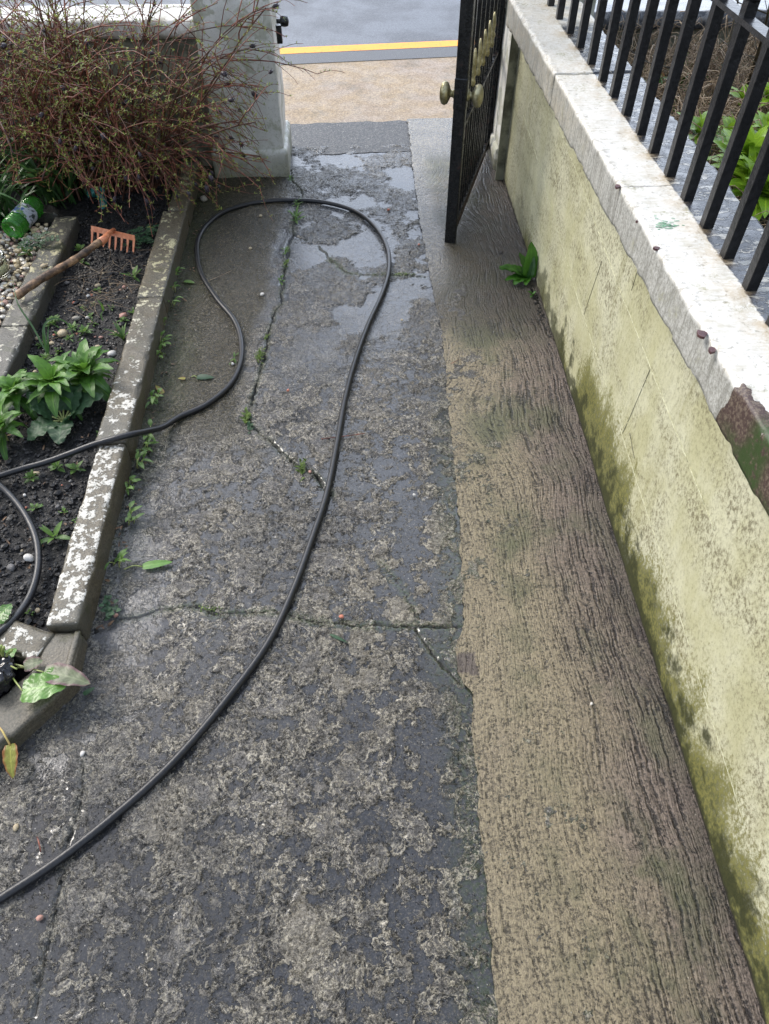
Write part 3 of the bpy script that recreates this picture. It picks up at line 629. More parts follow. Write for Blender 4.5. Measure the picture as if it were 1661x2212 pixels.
def ico(r, sub=1):
    import bmesh
    bm = bmesh.new(); bmesh.ops.create_icosphere(bm, subdivisions=sub, radius=r)
    v = np.array([q.co[:] for q in bm.verts]); f_ = np.array([[a.index for a in q.verts] for q in bm.faces]); bm.free(); return v, f_
IC1, IC2 = ico(1, 1), ico(1, 2)
def scatter(name, pts, rad, mat, lab, seed=0, flat=.7, base=IC1, rough=.25, attr=None):
    rs = np.random.RandomState(seed); V, F_ = base; nV = len(V); out = []; tin = []
    for i, p in enumerate(pts):
        a = rs.rand() * 6.283; ca, sa = math.cos(a), math.sin(a); sc = rad[i] * np.array([1 + rs.rand() * .5, .8 + rs.rand() * .4, flat * (.8 + rs.rand() * .5)])
        q = V * (1 + (rs.rand(nV, 1) - .5) * rough * 2) * sc; q = np.stack([q[:, 0] * ca - q[:, 1] * sa, q[:, 0] * sa + q[:, 1] * ca, q[:, 2]], 1); out.append(q + p); tin.append(np.full(nV, rs.rand()))
    P = np.concatenate(out); Fc = (F_[None] + (np.arange(len(pts)) * nV)[:, None, None]).reshape(-1, 3)
    me = bpy.data.meshes.new(name); me.from_pydata(P.tolist(), [], Fc.tolist()); me.update()
    at = me.attributes.new('tint', 'FLOAT', 'POINT'); at.data.foreach_set('value', np.concatenate(tin).astype(np.float32))
    o = link(name, me, mat, None, base is IC2); tag(o, lab[0], lab[1], kind='stuff'); return o
def soil_h(x, y): return float(soil_z(np.array([[x, y, 0.]]))[0, 2])
rs = np.random.RandomState(4); n = 9000
px = rs.uniform(-1.22, -.76, n); py = rs.uniform(.93, 3.6, n); P = np.stack([px, py, np.zeros(n)], 1); z = soil_z(P.copy())[:, 2]
dens = sst(fbm(P, 3, 2, 77), -.5, .1); keep = (rs.rand(n) < .35 + dens); P[:, 2] = z + .001; rad = rs.uniform(.0022, .0065, n) * (1 + (rs.rand(n) < .06) * .9)
scatter('soil_crumbs', P[keep], rad[keep], 'crumb', ('loose crumbs of damp black soil covering the garden bed', 'soil crumbs'), 1, .7, IC1, .22)
# gravel: many small pebbles, colour per pebble
b = NB('gravel_pebbles'); t_ = b.attr('tint')
c = b.ramp(t_, [(0, (.52, .50, .45)), (.22, (.56, .46, .28)), (.45, (.62, .58, .50)), (.60, (.30, .20, .13)), (.68, (.60, .50, .34)), (.82, (.055, .045, .04)), (.90, (.50, .30, .24)), (1, (.66, .62, .52))])
b.t.nodes[-1].color_ramp.interpolation = 'CONSTANT'
MAT['gravel'] = b.done(b.mix(b.mul(b.ss(b.noise(130, 4, .7), .45, .62), .45), c, (.16, .12, .07)), .35, b.bump(b.noise(90, 4, .6), .4, .003))
n = 5200; P = np.stack([rs.uniform(-2.2, -1.315, n), rs.uniform(1.5, 3.09, n), rs.uniform(.045, .066, n)], 1)
scatter('gravel', P, rs.uniform(.006, .0125, n), 'gravel', ('cream and white gravel filling the bed behind the left edging', 'gravel'), 5, .7, IC1, .16)
# ------------------------------------------------------------------ kerbs / edging
def along(a, b_):
    d = np.array(b_, float) - np.array(a, float); L = np.linalg.norm(d); d = d / L; return d, np.array([d[1], -d[0], 0]), L
def edging(name, a, b_, width, top, bot, mat, label, group=None, **kw):
    """right-hand edge runs a->b; block extends to the left by width"""
    a = np.array([a[0], a[1], bot], float); b_ = np.array([b_[0], b_[1], bot], float); d, n_, L = along(a, b_)
    o = stone(name, (L, width, top - bot), mat, O=a, ax=[d, -n_, [0, 0, 1]], **kw); tag(o, label, 'kerb', group); return o
kx = lambda y: -.700 - .010 * y
ysx = [.995, 1.652, 2.46, 3.16, 3.66]
labs = ['nearest length of garden kerb, thickly flaked with white paint', 'kerb length under the hose, spotted with white paint', 'kerb length beside the big green plants and soil stones', 'farthest garden kerb length, yellow lichened, below the shrub']
kw_ = [.083, .096, .103, .085]
for i in range(4):
    edging('garden_kerb', (kx(ysx[i]) + .003 * (i % 2), ysx[i] + .002), (kx(ysx[i + 1]), ysx[i + 1] - .002), kw_[i], .082 + .003 * (i == 1), -.05, 'kerb' if i else 'kerb_white', labs[i], 'painted kerbs between path and soil bed', r=.007, res=.009, amp=.0022, chip=.008, seed=i * 3, nsc=45)
o = edging('broken_kerb_end', (kx(.87) + .004, .862), (kx(.99), .993), .088, .056, -.05, 'kerb_bare', 'grey broken stub at the near end of the garden kerb', None, r=.006, res=.008, amp=.0022, chip=.01, seed=41)
o2 = stone('raised_rim', (.125, .016, .016), 'kerb_bare', O=(kx(.87) + .0005, .868, .046), ax=[[-.01, 1, 0], [-1, 0, 0], [0, 0, 1]], r=.004, res=.006, amp=.002, seed=43, parent=o)
dg0, dg1 = G(0, 1650, 0), G(178, 1487, 0); dd_ = (dg1 - dg0) / np.linalg.norm(dg1 - dg0)
edging('diagonal_edging', dg0 - dd_ * .35, dg1, .105, .05, -.05, 'kerb_bare', 'mossy grey edging stone running diagonally at the lower left', None, r=.007, res=.009, amp=.002, chip=.006, seed=51)
gk = [((-1.172, 1.25), (-1.192, 2.30)), ((-1.192, 2.304), (-1.206, 3.135))]
for i, (a, b_) in enumerate(gk):
    edging('gravel_edging', a, b_, .10, .077, -.05, 'kerb_lime', ['lichened edging stone at left, nearer of the two beside gravel', 'lichened edging stone under the rake handle and bottle end'][i], 'edging stones along the gravel', r=.006, res=.009, amp=.0018, chip=.006, seed=61 + i)
edging('edging_return', (-1.31, 3.10), (-2.2, 3.19), -.075, .075, -.05, 'kerb_lime', 'lichened edging stone closing the gravel bed behind the bottle', None, r=.006, res=.010, amp=.0018, chip=.006, seed=66)
# broken white block lying in the corner
bl = stone('broken_concrete_block', (.155, .085, .075), 'kerb_white', O=(-.945, .965, -.012), ax=[[.93, -.36, 0], [.36, .93, 0], [0, 0, 1]], r=.007, res=.008, amp=.003, chip=.012, seed=71)
tag(bl, 'loose white painted concrete block lying on the soil corner', 'block')

# ------------------------------------------------------------------ right wall with coping and railing
W = tag(empty('garden_wall', (.72, 2, 0)), 'low cream green rendered wall with white coping along the right', 'wall')
def loc(o, par): o.location = tuple(-Vector(par.location)); return o
wx = lambda y: .697 + .020 * y
def wz(P):
    y, z_ = P[:, 0].copy(), P[:, 1].copy(); Q = np.stack([wx(y), y, z_], 1); n = fbm(Q, 3, 3, 6) * .004 + fbm(Q, 22, 3, 8) * .0009
    return np.stack([wx(y) + n + .0 * z_, y, z_], 1)
o = grid('wall_face', np.arange(-.6, 3.575, .012), np.arange(-.05, .741, .012), wz, 'render', parent=W); loc(o, W)
mb = MB(); mb.box((.862, 1.45, .34), (.072, 2.12, .385)); loc(mb.build('wall_core', 'greyrender', W, False), W)
mb = MB(); mb.box((.745, 3.565, .34), (.020, .005, .39)); loc(mb.build('wall_end', 'greyrender', W, False), W)
def scribe(p0, p1, n_=60, r_=.0010, brk=.45, seed=0):
    mb = MB(); rr = random.Random(seed); seg = []
    for i in range(n_ + 1):
        t = i / n_; y = p0[0] + (p1[0] - p0[0]) * t; z_ = p0[1] + (p1[1] - p0[1]) * t + rr.uniform(-.0008, .0008)
        seg.append((wx(y) - .0008 + fbm(np.array([[wx(y), y, z_]]), 3, 3, 6)[0] * .004, y, z_))
        if rr.random() < .05 and len(seg) > 3: mb.tube(seg, r_ * rr.uniform(.8, 1.25), 5); seg = []
    if len(seg) > 1: mb.tube(seg, r_, 5)
    return mb
SC = [((3.45, .64), (2.81, .600)), ((2.81, .600), (1.92, .532)), ((1.92, .532), (.90, .478)), ((3.30, .396), (2.70, .351)), ((2.70, .351), (2.12, .290)), ((2.12, .290), (1.62, .262)), ((1.45, .255), (.78, .215)), ((.74, .21), (.42, .18))]
for i, (a, b_) in enumerate(SC): loc(scribe(a, b_, r_=(.0011 if i < 3 else .0008), seed=i).build('scribed_line', 'scribe', W), W)
for a, b_ in ((WX(1289, 563, .72), WX(1251, 680, .72)), (WX(1367, 566, .71), WX(1349, 628, .71)), (WX(1392, 798, .71), WX(1334, 935, .71)), (WX(1349, 935, .71), WX(1360, 990, .71))):
    loc(scribe((a[1], a[2]), (b_[1], b_[2]), r_=.0008, seed=31).build('scratch', 'greyrender', W), W)
BARY = [3.282 + .165, 3.282, 3.114, 2.941, 2.781, 2.619, 2.463, 2.332, 2.188, 2.050, 1.928, 1.788, 1.657, 1.523, 1.392, 1.265, 1.135, 1.0, .87, .74]
def cop_cols(P):
    c = np.zeros((len(P), 3)); n = fbm(P, 14, 3, 5)
    c[:, 0] = sst(P[:, 1] + n * .03, .985, .965) * np.maximum(sst(P[:, 2], .794, .788), sst(P[:, 0] + n * .03, .688, .678)) * np.where(P[:, 1] < .56, .5, 1)
    c[:, 1] = sst(np.abs(P[:, 1] - .835 + n * .02), .05, .015) * sst(P[:, 0], .72, .68) + .7 * sst(P[:, 2] + n * .02, .735, .71) * sst(P[:, 1], 1., .9)
    for y in BARY: c[:, 2] = np.maximum(c[:, 2], sst(np.hypot(P[:, 0] - .785, (P[:, 1] - y)), .055, .01))
    return c
cj = [-.6, 2.535, 3.44]
cl = ['long coping length with a brown peeled patch near the camera', 'coping length by the gate pier with a broken corner']
for i in range(2):
    y0, y1 = cj[i] + .0025, cj[i + 1] - .0025
    if i == 1: y0 += .004
    lo = lambda P: P
    o = stone('coping_stone', (y1 - y0, .272, .100), 'coping', O=(.669, y0, .697), ax=[[0, 1, 0], [1, 0, 0], [0, 0, 1]], r=.004, res=.0095, amp=.0020, chip=.007, seed=81 + i, nsc=42, parent=W, cols={'mk': cop_cols})
    loc(o, W)
    if cl[i]: o['label'] = cl[i]
mb = MB(); mb.box((.80, 1.45, .742), (.11, 2.0, .04)); loc(mb.build('mortar', 'greyrender', W, False), W)
# peeled paint flakes on the coping edge
for px_, sz in (((1334, 403), .012), ((1376, 478), .004), ((1515, 721), .017), ((1538, 757), .012), ((1417, 536), .011)):
    p = G(px_[0], px_[1], .7968); mb = MB(); k = 9; rr = random.Random(int(sz * 1e4)); V = [(p[0] + math.cos(q * 6.283 / k) * sz * rr.uniform(.5, 1.0) * .8, p[1] + math.sin(q * 6.283 / k) * sz * rr.uniform(.4, .9), .7985) for q in range(k)]
    V2 = [(x_, y_, .7935) for x_, y_, _ in V]; mb.add(V + V2, [tuple(range(k))] + [(q, q + k, (q + 1) % k + k, (q + 1) % k) for q in range(k)])
    loc(mb.build('bare_patch', 'brownpaint', W, False), W)
mb = MB()
for q in range(40):
    p = G(1442 + random.gauss(0, 14), 484 + random.gauss(0, 7), .7985); a = random.uniform(-.6, .2)
    mb.box(p, (random.uniform(.002, .007), .0009, .0004), [[math.cos(a), math.sin(a), 0], [-math.sin(a), math.cos(a), 0], [0, 0, 1]])
loc(mb.build('green_smear', 'greensmear', W, False), W)
RL = tag(empty('iron_railing', (.808, 2, .795)), 'black iron railing standing on the white coping of the right wall', 'railing')
def barmesh(nm='bar'):
    mb = MB(); r_ = .0122; mb.tube([(0, 0, -.01), (0, 0, .08), (0, 0, .2), (0, 0, .36), (0, 0, .47)], r_ * 1.41, 4); mb.lathe([(.012, .40), (.017, .405), (.017, .418), (.012, .424)], ((0, 0, 0), (0, 0, 1)), 10)
    mb.lathe([(.012, .46), (.018, .475), (.021, .50), (.014, .55), (.003, .62)], ((0, 0, 0), (0, 0, 1)), 8); return mb
o0 = barmesh().build(nm := 'bar', 'iron_wall', RL, False); first = True
bmv = o0.modifiers.new('b', 'BEVEL'); bmv.width = .0022; bmv.segments = 2; bmv.limit_method = 'ANGLE'
rs2 = random.Random(3)
for y in BARY:
    o = o0 if first else o0.copy()
    if not first: COL.objects.link(o); o.parent = RL
    first = False; o.location = (rs2.uniform(-.002, .002), y - 2 + .008, 0); o.rotation_euler = (R(rs2.uniform(-.5, .5)), R(rs2.uniform(-.6, .6)), R(45) + R(rs2.uniform(-3, 3)))
mb = MB(); mb.box((0, -.15, .372), (.0145, 1.75, .005)); mb.build('top_rail', 'iron_wall', RL, False)
# ------------------------------------------------------------------ piers, front walls
GPR = tag(empty('gate_pier', (.93, 3.9, 0)), 'grey white rendered gate pier at the end of the right wall', 'pier')
o = stone('shaft', (.36, .40, 1.7), 'pier', O=(.752, 3.695, 0), ax=[[1, 0, 0], [0, 1, 0], [0, 0, 1]], r=.012, res=.02, amp=.004, chip=.004, seed=91, nsc=12, parent=GPR); loc(o, GPR)
o = stone('plinth', (.39, .43, .12), 'pier', O=(.735, 3.67, -.02), r=.012, res=.014, amp=.004, chip=.012, seed=93, nsc=16, parent=GPR, shape=lambda P: P * [1, 1, 1] + (P[:, 2:3] > .09) * [[.006, .012, 0]]); loc(o, GPR)
GPL = tag(empty('gate_pier', (-.49, 3.9, 0)), 'square pale grey rendered gate pier with stepped plinth behind shrub', 'pier')
o = stone('shaft', (.335, .36, 1.8), 'pier', O=(-.650, 3.672, 0), r=.012, res=.02, amp=.004, chip=.004, seed=95, nsc=12, parent=GPL); loc(o, GPL)
o = stone('plinth', (.370, .395, .155), 'pier', O=(-.669, 3.655, -.03), r=.010, res=.013, amp=.003, chip=.008, seed=97, nsc=16, parent=GPL); loc(o, GPL)
FW = tag(empty('front_wall', (-2, 3.9, 0)), 'low front wall with flaking white coping behind the shrub', 'wall')
loc(stone('wall_body', (3.38, .2, .60), 'greyrender', O=(-4.02, 3.80, -.03), r=.008, res=.04, amp=.004, seed=101, parent=FW), FW)
loc(stone('coping', (3.355, .26, .075), 'white', O=(-4.0, 3.765, .572), r=.010, res=.025, amp=.004, chip=.006, seed=103, parent=FW), FW)
NW = tag(empty('neighbour_front_wall', (2.2, 4.0, 0)), 'neighbour low front wall with wet slate grey coping beyond railing', 'wall')
loc(stone('wall_body', (4, .2, .50), 'greyrender', O=(1.12, 3.93, .05), r=.008, res=.04, amp=.004, seed=105, parent=NW), NW)
loc(stone('coping', (4, .30, .07), 'slate', O=(1.115, 3.88, .55), r=.008, res=.03, amp=.004, seed=107, parent=NW), NW)
KP = tag(empty('latch_keeper', (-.30, 3.74, .60)), 'black iron gate keeper fixed to the left pier side', 'latch')
mb = MB(); mb.box((.012, 0, -.005), (.012, .016, .035)); mb.build('keeper_plate', 'iron', KP, False)
mb = MB(); mb.lathe([(.004, -.02), (.019, -.016), (.022, 0), (.019, .016), (.004, .02)], ((.040, -.01, .045), (1, 0, 0)), 16); mb.tube([(.005, -.01, .045), (.03, -.01, .045)], .009, 8); mb.build('keeper_cup', 'iron', KP)
# ------------------------------------------------------------------ gate
gF = np.array([.432, 2.955, 0]); gH = np.array([.735, 3.935, 0]); gu = (gH - gF) / np.linalg.norm(gH - gF); gn = np.array([gu[1], -gu[0], 0]); gL = np.linalg.norm(gH - gF)
GT = tag(empty('iron_gate', tuple(gF)), 'tall black iron gate standing open with gold spikes and knobs', 'gate')
AX = [gu, gn, [0, 0, 1]]
def gp(t, n_, z_): return gu * t + gn * n_ + np.array([0, 0, z_])
def bev(o, w_=.002, s_=2): m_ = o.modifiers.new('b', 'BEVEL'); m_.width = w_; m_.segments = s_; m_.limit_method = 'ANGLE'; return o
mb = MB(); mb.box(gp(.012, 0, .811), (.014, .024, .808), AX); bev(mb.build('latch_stile', 'iron', GT, False), .003)
mb = MB(); mb.box(gp(gL - .02, 0, .85), (.020, .020, .84), AX); bev(mb.build('hinge_stile', 'iron', GT, False), .003)
mb = MB(); mb.box(gp(gL / 2, 0, .050), (gL / 2 - .02, .015, .022), AX); bev(mb.build('bottom_rail', 'iron', GT, False))
mb = MB(); rg_ = random.Random(5); V = []; K = 90
for q in range(K):
    t = .04 + .80 * q / (K - 1); zc = .05 + rg_.uniform(-.006, .006); hh_ = rg_.uniform(.003, .018); nn_ = .0155 + rg_.uniform(.0005, .003)
    V += [gp(t, .0140, zc - hh_), gp(t, nn_, zc - hh_ * .5), gp(t, nn_, zc + hh_ * .5), gp(t, .0140, zc + hh_)]
mb.add(V, [(q * 4 + k, q * 4 + k + 1, q * 4 + 5 + k, q * 4 + 4 + k) for q in range(K - 1) for k in range(3)])
mb.build('rust_scale', 'rust', GT, False)
mb = MB(); mb.box(gp(gL / 2, 0, .470), (gL / 2 - .02, .019, .006), AX); bev(mb.build('middle_rail', 'iron', GT, False))
mb = MB(); mb.box(gp(gL / 2, 0, 1.45), (gL / 2 - .02, .019, .006), AX); bev(mb.build('top_rail', 'iron', GT, False))
tt = [.075, .1375, .20, .325, .45, .575, .70, .825, .93]
for i, t in enumerate(tt):
    mb = MB(); mb.box(gp(t, 0, .82), (.008, .008, .78), AX); bev(mb.build('bar', 'iron', GT, False))
for i, t in enumerate([.2625, .3875, .5125, .6375, .7625, .89]):
    if i == 5: continue
    t = t
    mb = MB(); mb.box(gp(t, .0, .30), (.007, .007, .25), AX); bd_ = bev(mb.build('dog_bar', 'iron', GT, False))
    mb = MB(); c0 = gp(t, .006, .545)
    mb.lathe([(.006, 0), (.010, .006), (.011, .016), (.008, .026), (.007, .032), (.012, .044), (.0125, .052), (.0075, .062), (.010, .078), (.011, .09), (.008, .112), (.003, .135)], (c0, (0, 0, 1)), 12); mb.build('gold_spike', 'gold', GT)
LB = None
mb = MB(); mb.box(gp(.018, 0, .60), (.024, .0255, .055), AX); LB = bev(mb.build('lock_box', 'iron', GT, False), .004)
mb = MB(); mb.box(gp(-.008, .003, .595), (.004, .006, .022), AX); mb.build('latch_bolt', 'black', LB, False)
for s_, lb in ((-1, 'tarnished oval brass knob on the path side'), (1, 'tarnished oval brass knob on the wall side')):
    mb = MB(); V0 = len(mb.v)
    mb.lathe([(.018, 0), (.019, .003), (.013, .006), (.011, .010), (.010, .017), (.016, .022), (.025, .028), (.029, .039), (.026, .051), (.015, .058), (.003, .060)], (gp(.022, .024 * s_, .592), gn * s_), 24); mb.v = [tuple((np.array(v) - gp(.022, 0, .592)) * 1.0 + gp(.022, 0, .592)) for v in mb.v]
    c0 = gp(.022, 0, .592)
    mb.v = [tuple(np.array([c0[0], c0[1], c0[2]]) + (np.array(v) - c0) * np.array([1, 1, 1.45 if abs((np.array(v) - c0) @ gn) > .042 else 1.15])) for v in mb.v]
    mb.build('knob', 'brass', GT)['label'] = lb
# ------------------------------------------------------------------ hose
hp = []
for i, p in enumerate(HOSE2): hp.append(np.array([p[0] + .002 * math.sin(i * 2.3), p[1] + .002 * math.cos(i * 1.7), .0092]))
for D_, z_ in [((352, 922), .030), ((318, 931), .072), ((285, 938), .098), ((245, 948), .100), ((200, 961), .085), ((150, 980), .066), ((100, 998), .056), ((50, 1012), .050), ((0, 1028), .052), ((-60, 1048), .055), ((-170, 1070), .05), ((-290, 1040), .05), ((-330, 960), .05), ((-270, 900), .052), ((-170, 920), .055), ((-90, 975), .060), ((-30, 1025), .075), ((18, 1066), .060), ((52, 1108), .050), ((76, 1158), .045), ((83, 1210), .042), ((75, 1260), .042), ((55, 1305), .045), ((20, 1348), .062), ((-20, 1378), .066), ((-80, 1410), .05), ((-160, 1440), .045)]:
    hp.append(G(D_[0], D_[1], z_))
mb = MB(); mb.tube(crom(hp, 14), .0096, 16)
tag(mb.build('hose', 'rubber'), 'thin black rubber hose looped over the wet path and kerb', 'hose')
# ------------------------------------------------------------------ rake
RK = tag(empty('garden_rake', (-1.02, 2.93, .03)), 'small orange hand rake with rough wooden handle on the soil', 'rake')
a = G(35, 640, .105); e = G(222, 519, .118)
pts = [a + (e - a) * t + np.array([0, 0, .004 * math.sin(t * 7)]) for t in lin(0, 1, 26)]
mb = MB(); mb.tube(pts, [(.0155 + .0012 * math.sin(i * 1.7) - .002 * i / 25) for i in range(26)], 14); loc(mb.build('handle', 'wood', RK), RK)
hc = G(246, 497, .085)
mb = MB(); mb.tube([e + (e - a) * -.035, e + (e - a) * .02, (e + hc) / 2 + [0, 0, .004], hc], [.0165, .0150, .0105, .009], 14); loc(mb.build('socket', 'orange', RK), RK)
h0, h1 = G(199, 492, .088), G(289, 512, .078); hd = (h1 - h0); hl = np.linalg.norm(hd); hd = hd / hl
fwd = np.cross(hd, [0, 0, 1]); fwd /= np.linalg.norm(fwd)          # towards camera / down the tines
if fwd[1] > 0: fwd = -fwd
mb = MB(); prof = []
dn = np.array([0, 0, -1.]) * .80 + fwd * .35
nT = 8; tw_ = hl / (nT - 1)
mb.box((h0 + h1) / 2 + dn * .004, (hl / 2 + .004, .0022, .011), [hd, np.cross(hd, dn), dn / np.linalg.norm(dn)])
for k in range(nT):
    c0 = h0 + hd * tw_ * k
    P_ = [c0 + dn * q + fwd * (.010 * (q / .07) ** 2) for q in lin(.006, .072, 7)]
    for i in range(6):
        wv_ = [.0062, .0050, .0046, .0044, .0040, .0034, .002][i:i + 2]
        A_, B_ = P_[i], P_[i + 1]; th_ = np.cross(hd, dn) * .0020
        V = [A_ - hd * wv_[0] - th_, A_ + hd * wv_[0] - th_, B_ + hd * wv_[1] - th_, B_ - hd * wv_[1] - th_, A_ - hd * wv_[0] + th_, A_ + hd * wv_[0] + th_, B_ + hd * wv_[1] + th_, B_ - hd * wv_[1] + th_]
        mb.add(V, [(0, 1, 2, 3), (7, 6, 5, 4), (0, 4, 5, 1), (1, 5, 6, 2), (2, 6, 7, 3), (3, 7, 4, 0)])
o = mb.build('rake_head', 'orange', RK, False); loc(o, RK)
# ------------------------------------------------------------------ bottle, jar, plastic, sack
A_ = G(24, 497, .103); B_ = G(80, 437, .108); axd = (B_ - A_); LB_ = .225; axd = axd / np.linalg.norm(axd)
BT = tag(empty('green_bottle', tuple(A_)), 'green ribbed glass jar with torn label lying on the gravel', 'bottle')
pr = [(.012, .010), (.030, .004), (.038, .000), (.0435, .006)]
z_ = .012
for k in range(5): pr += [(.0465, z_), (.0470, z_ + .004), (.0432, z_ + .008)]; z_ += .0105
pr += [(.0445, .068), (.0445, .150)]; z_ = .155
for k in range(5): pr += [(.0465, z_), (.0465, z_ + .004), (.0430, z_ + .008)]; z_ += .0105
pr += [(.041, .210), (.037, .218), (.037, .226), (.034, .226), (.034, .216)]
inn = [(r_ - .0028, h) for r_, h in pr[3:-3]][::-1]
mb = MB(); mb.lathe(pr + inn + [(.03, .009), (.004, .012)], ((0, 0, 0), axd), 40, False); mb.build('glass_body', 'greenglass', BT)
mb = MB(); n_ = 40; sdv = np.cross(axd, [0, 0, 1]); sdv /= np.linalg.norm(sdv); upv = np.cross(sdv, axd)
V = []; rr = random.Random(8)
for j in range(12):
    for k in range(n_):
        an = R(-75) + k / (n_ - 1) * R(210); hh_ = .068 + (.148 - .068) * j / 11 + (rr.uniform(-.004, .004) if j in (0, 11) else 0)
        V.append(axd * hh_ + (upv * math.cos(an) + sdv * math.sin(an)) * .0456)
mb.add(V, [(j * n_ + k, j * n_ + k + 1, (j + 1) * n_ + k + 1, (j + 1) * n_ + k) for j in range(11) for k in range(n_ - 1)]); mb.build('label_paper', 'label', BT)
jc = G(-6, 590, .07); jc[2] = .066
JR = tag(empty('glass_jar', tuple(jc)), 'clear glass jar of pale wax on the gravel at the left edge', 'jar')
mb = MB(); mb.lathe([(.030, .002), (.044, .000), (.052, .010), (.055, .03), (.052, .052), (.045, .062), (.0455, .066), (.052, .070), (.054, .078), (.050, .082), (.043, .082), (.041, .076), (.041, .062), (.047, .05), (.050, .03), (.047, .012), (.004, .008)], ((0, 0, 0), (.03, -.05, 1)), 48, False); mb.build('glass_body', 'clearglass', JR)
mb = MB(); mb.lathe([(.002, .009), (.045, .010), (.049, .028), (.046, .046), (.002, .047)], ((0, 0, 0), (.03, -.05, 1)), 32); mb.build('wax', 'jarfill', JR)
mb = MB(); mb.lathe([(.002, .048), (.040, .048), (.038, .056), (.02, .059), (.002, .058)], ((0, 0, 0), (.03, -.05, 1)), 24); mb.build('debris', 'jarsoil', JR)
def crumple(name, c, rx, mat, seed, zs=.5, label='', cat='', sub=4):
    v, f_ = ico(1, sub); n_ = fbm(v, 1.6, 4, seed, .65); v = v * (1 + n_[:, None] * .75) * np.array(rx) * [1, 1, zs]
    me = bpy.data.meshes.new(name); me.from_pydata(v.tolist(), [], f_.tolist()); me.update(); o = link(name, me, mat); o.location = c; tag(o, label, cat); return o
t1 = G(192, 428, .03); t2 = G(222, 436, .03); P_ = crom([t1 + [0, 0, .005], G(196, 420, .045), G(208, 415, .05), G(220, 424, .045), G(224, 442, .035), G(222, 454, .025)], 6)
mb = MB(); rr = random.Random(2)
mb.tube(P_, [.024 * math.sin(math.pi * (i + 1.5) / (len(P_) + 2)) ** .5 * rr.uniform(.72, 1.1) for i in range(len(P_))], 18)
o = mb.build('plastic_rag', 'teal'); me = o.data
for v in me.vertices:
    q = fbm(np.array([[v.co.x, v.co.y, v.co.z]]), 45, 3, 3)[0]; v.co.z += q * .012; v.co.x += q * .008
tag(o, 'crumpled teal plastic scrap lying on soil under the shrub', 'plastic')
o = crumple('black_plastic_bag', tuple(G(-12, 1462, .05)), (.045, .06, .06), 'black', 12, 1.1, 'shiny black plastic bag at the left edge behind dock leaves', 'bag', 5)

# ------------------------------------------------------------------ stones
rs3 = random.Random(11)
SM = {}
def pebble(D_, r_, mat, label, z_=None, group=None, flat=.62, name='pebble'):
    p = G(D_[0], D_[1], .03)
    zz = z_ if z_ is not None else soil_h(p[0], p[1]) + r_ * .3
    p = G(D_[0], D_[1], zz)
    k = (mat, rs3.randrange(5))
    if k not in SM:
        v, f_ = IC2; sd = rs3.randrange(999); v = v * (1 + fbm(v, 1.3, 3, sd)[:, None] * .45) * [1, .78, flat]
        me = bpy.data.meshes.new(name); me.from_pydata(v.tolist(), [], f_.tolist()); me.update(); me.materials.append(MAT[mat]); me.polygons.foreach_set('use_smooth', np.ones(len(me.polygons), bool)); SM[k] = me
    o = bpy.data.objects.new(name, SM[k]); COL.objects.link(o); o.location = p; o.scale = (r_,) * 3; o.rotation_euler = (rs3.uniform(-.3, .3), rs3.uniform(-.3, .3), rs3.uniform(0, 6.28))
    tag(o, label, 'stone', group); return o
C2 = lambda x, y: (x * .29258, 378 + y * .29258)
C3 = lambda x, y: (x * .29258, 702 + y * .29258)
GS = 'loose stones on the garden soil'
for D_, r_, m_, lb in [(C2(563, 1058), .017, 'p_mottle', 'round mottled grey stone on soil, largest in the bed'), (C2(645, 1052), .010, 'p_white', 'smooth white pebble just right of the round mottled stone'),
                       (C2(905, 1040), .017, 'p_pink', 'pinkish grey lump of stone near the kerb by seedlings'), (C2(830, 1318), .016, 'p_white', 'flat oval white pebble just above the big leafy plants'),
                       (C2(460, 1168), .021, 'p_cream', 'cream flat stone among seedlings above the leafy plants'), (C2(275, 1205), .011, 'p_cream', 'buff stone beside the left edging above the leafy plants'),
                       (C2(382, 1243), .010, 'p_cream', 'tan stone below the bent grass stem'), (C2(722, 815), .012, 'p_cream', 'tan stone in the dry stalks'), (C2(497, 797), .011, 'p_grey', 'dull brown stone below the rake handle'),
                       (C2(918, 825), .009, 'p_pink', 'pale pink pebble right of the dry stalks'), (C2(650, 893), .010, 'p_white', 'white pebble touching a red pebble'), (C2(678, 888), .009, 'p_red', 'red brick pebble touching a white pebble'),
                       (C2(550, 948), .010, 'p_red', 'red brick chip left of the grass blade'), (C2(985, 688), .009, 'p_cream', 'cream pebble behind the upright seedling'), (C2(722, 1268), .011, 'p_cream', 'cream pebble nearest above the leafy plants'),
                       (C2(848, 1167), .010, 'p_cream', 'pale pebble left of the spiky grassy weed'), (C2(745, 1198), .009, 'p_pink', 'pinkish pebble left of the kerb grass weed'), (C2(90, 1290)[0:2], .001, 'p_cream', None),
                       (C3(215, 1720), .016, 'p_white', 'whitish lump of stone inside the small hose curve'), (C3(270, 1095), .010, 'p_cream', 'cream pebble below the hose near the edging'), (C3(257, 347), .010, 'p_cream', 'cream pebble at foot of left edging by leafy plants'),
                       (C3(90, 607), .018, 'p_white', 'white stone behind the leftmost leafy plant'), (C3(182, 1255), .007, 'p_white', 'tiny white pebble below the hose'), (C3(425, 1343), .008, 'p_grey', 'grey pebble on bare soil near the kerb'),
                       ((24, 1226), .013, 'p_grey', 'purplish flat stone near the left frame edge'), ((81, 1318), .008, 'p_cream', 'tan pebble beside the small seedling by the hose')]:
    if lb: pebble(D_, r_, m_, lb, group=GS)
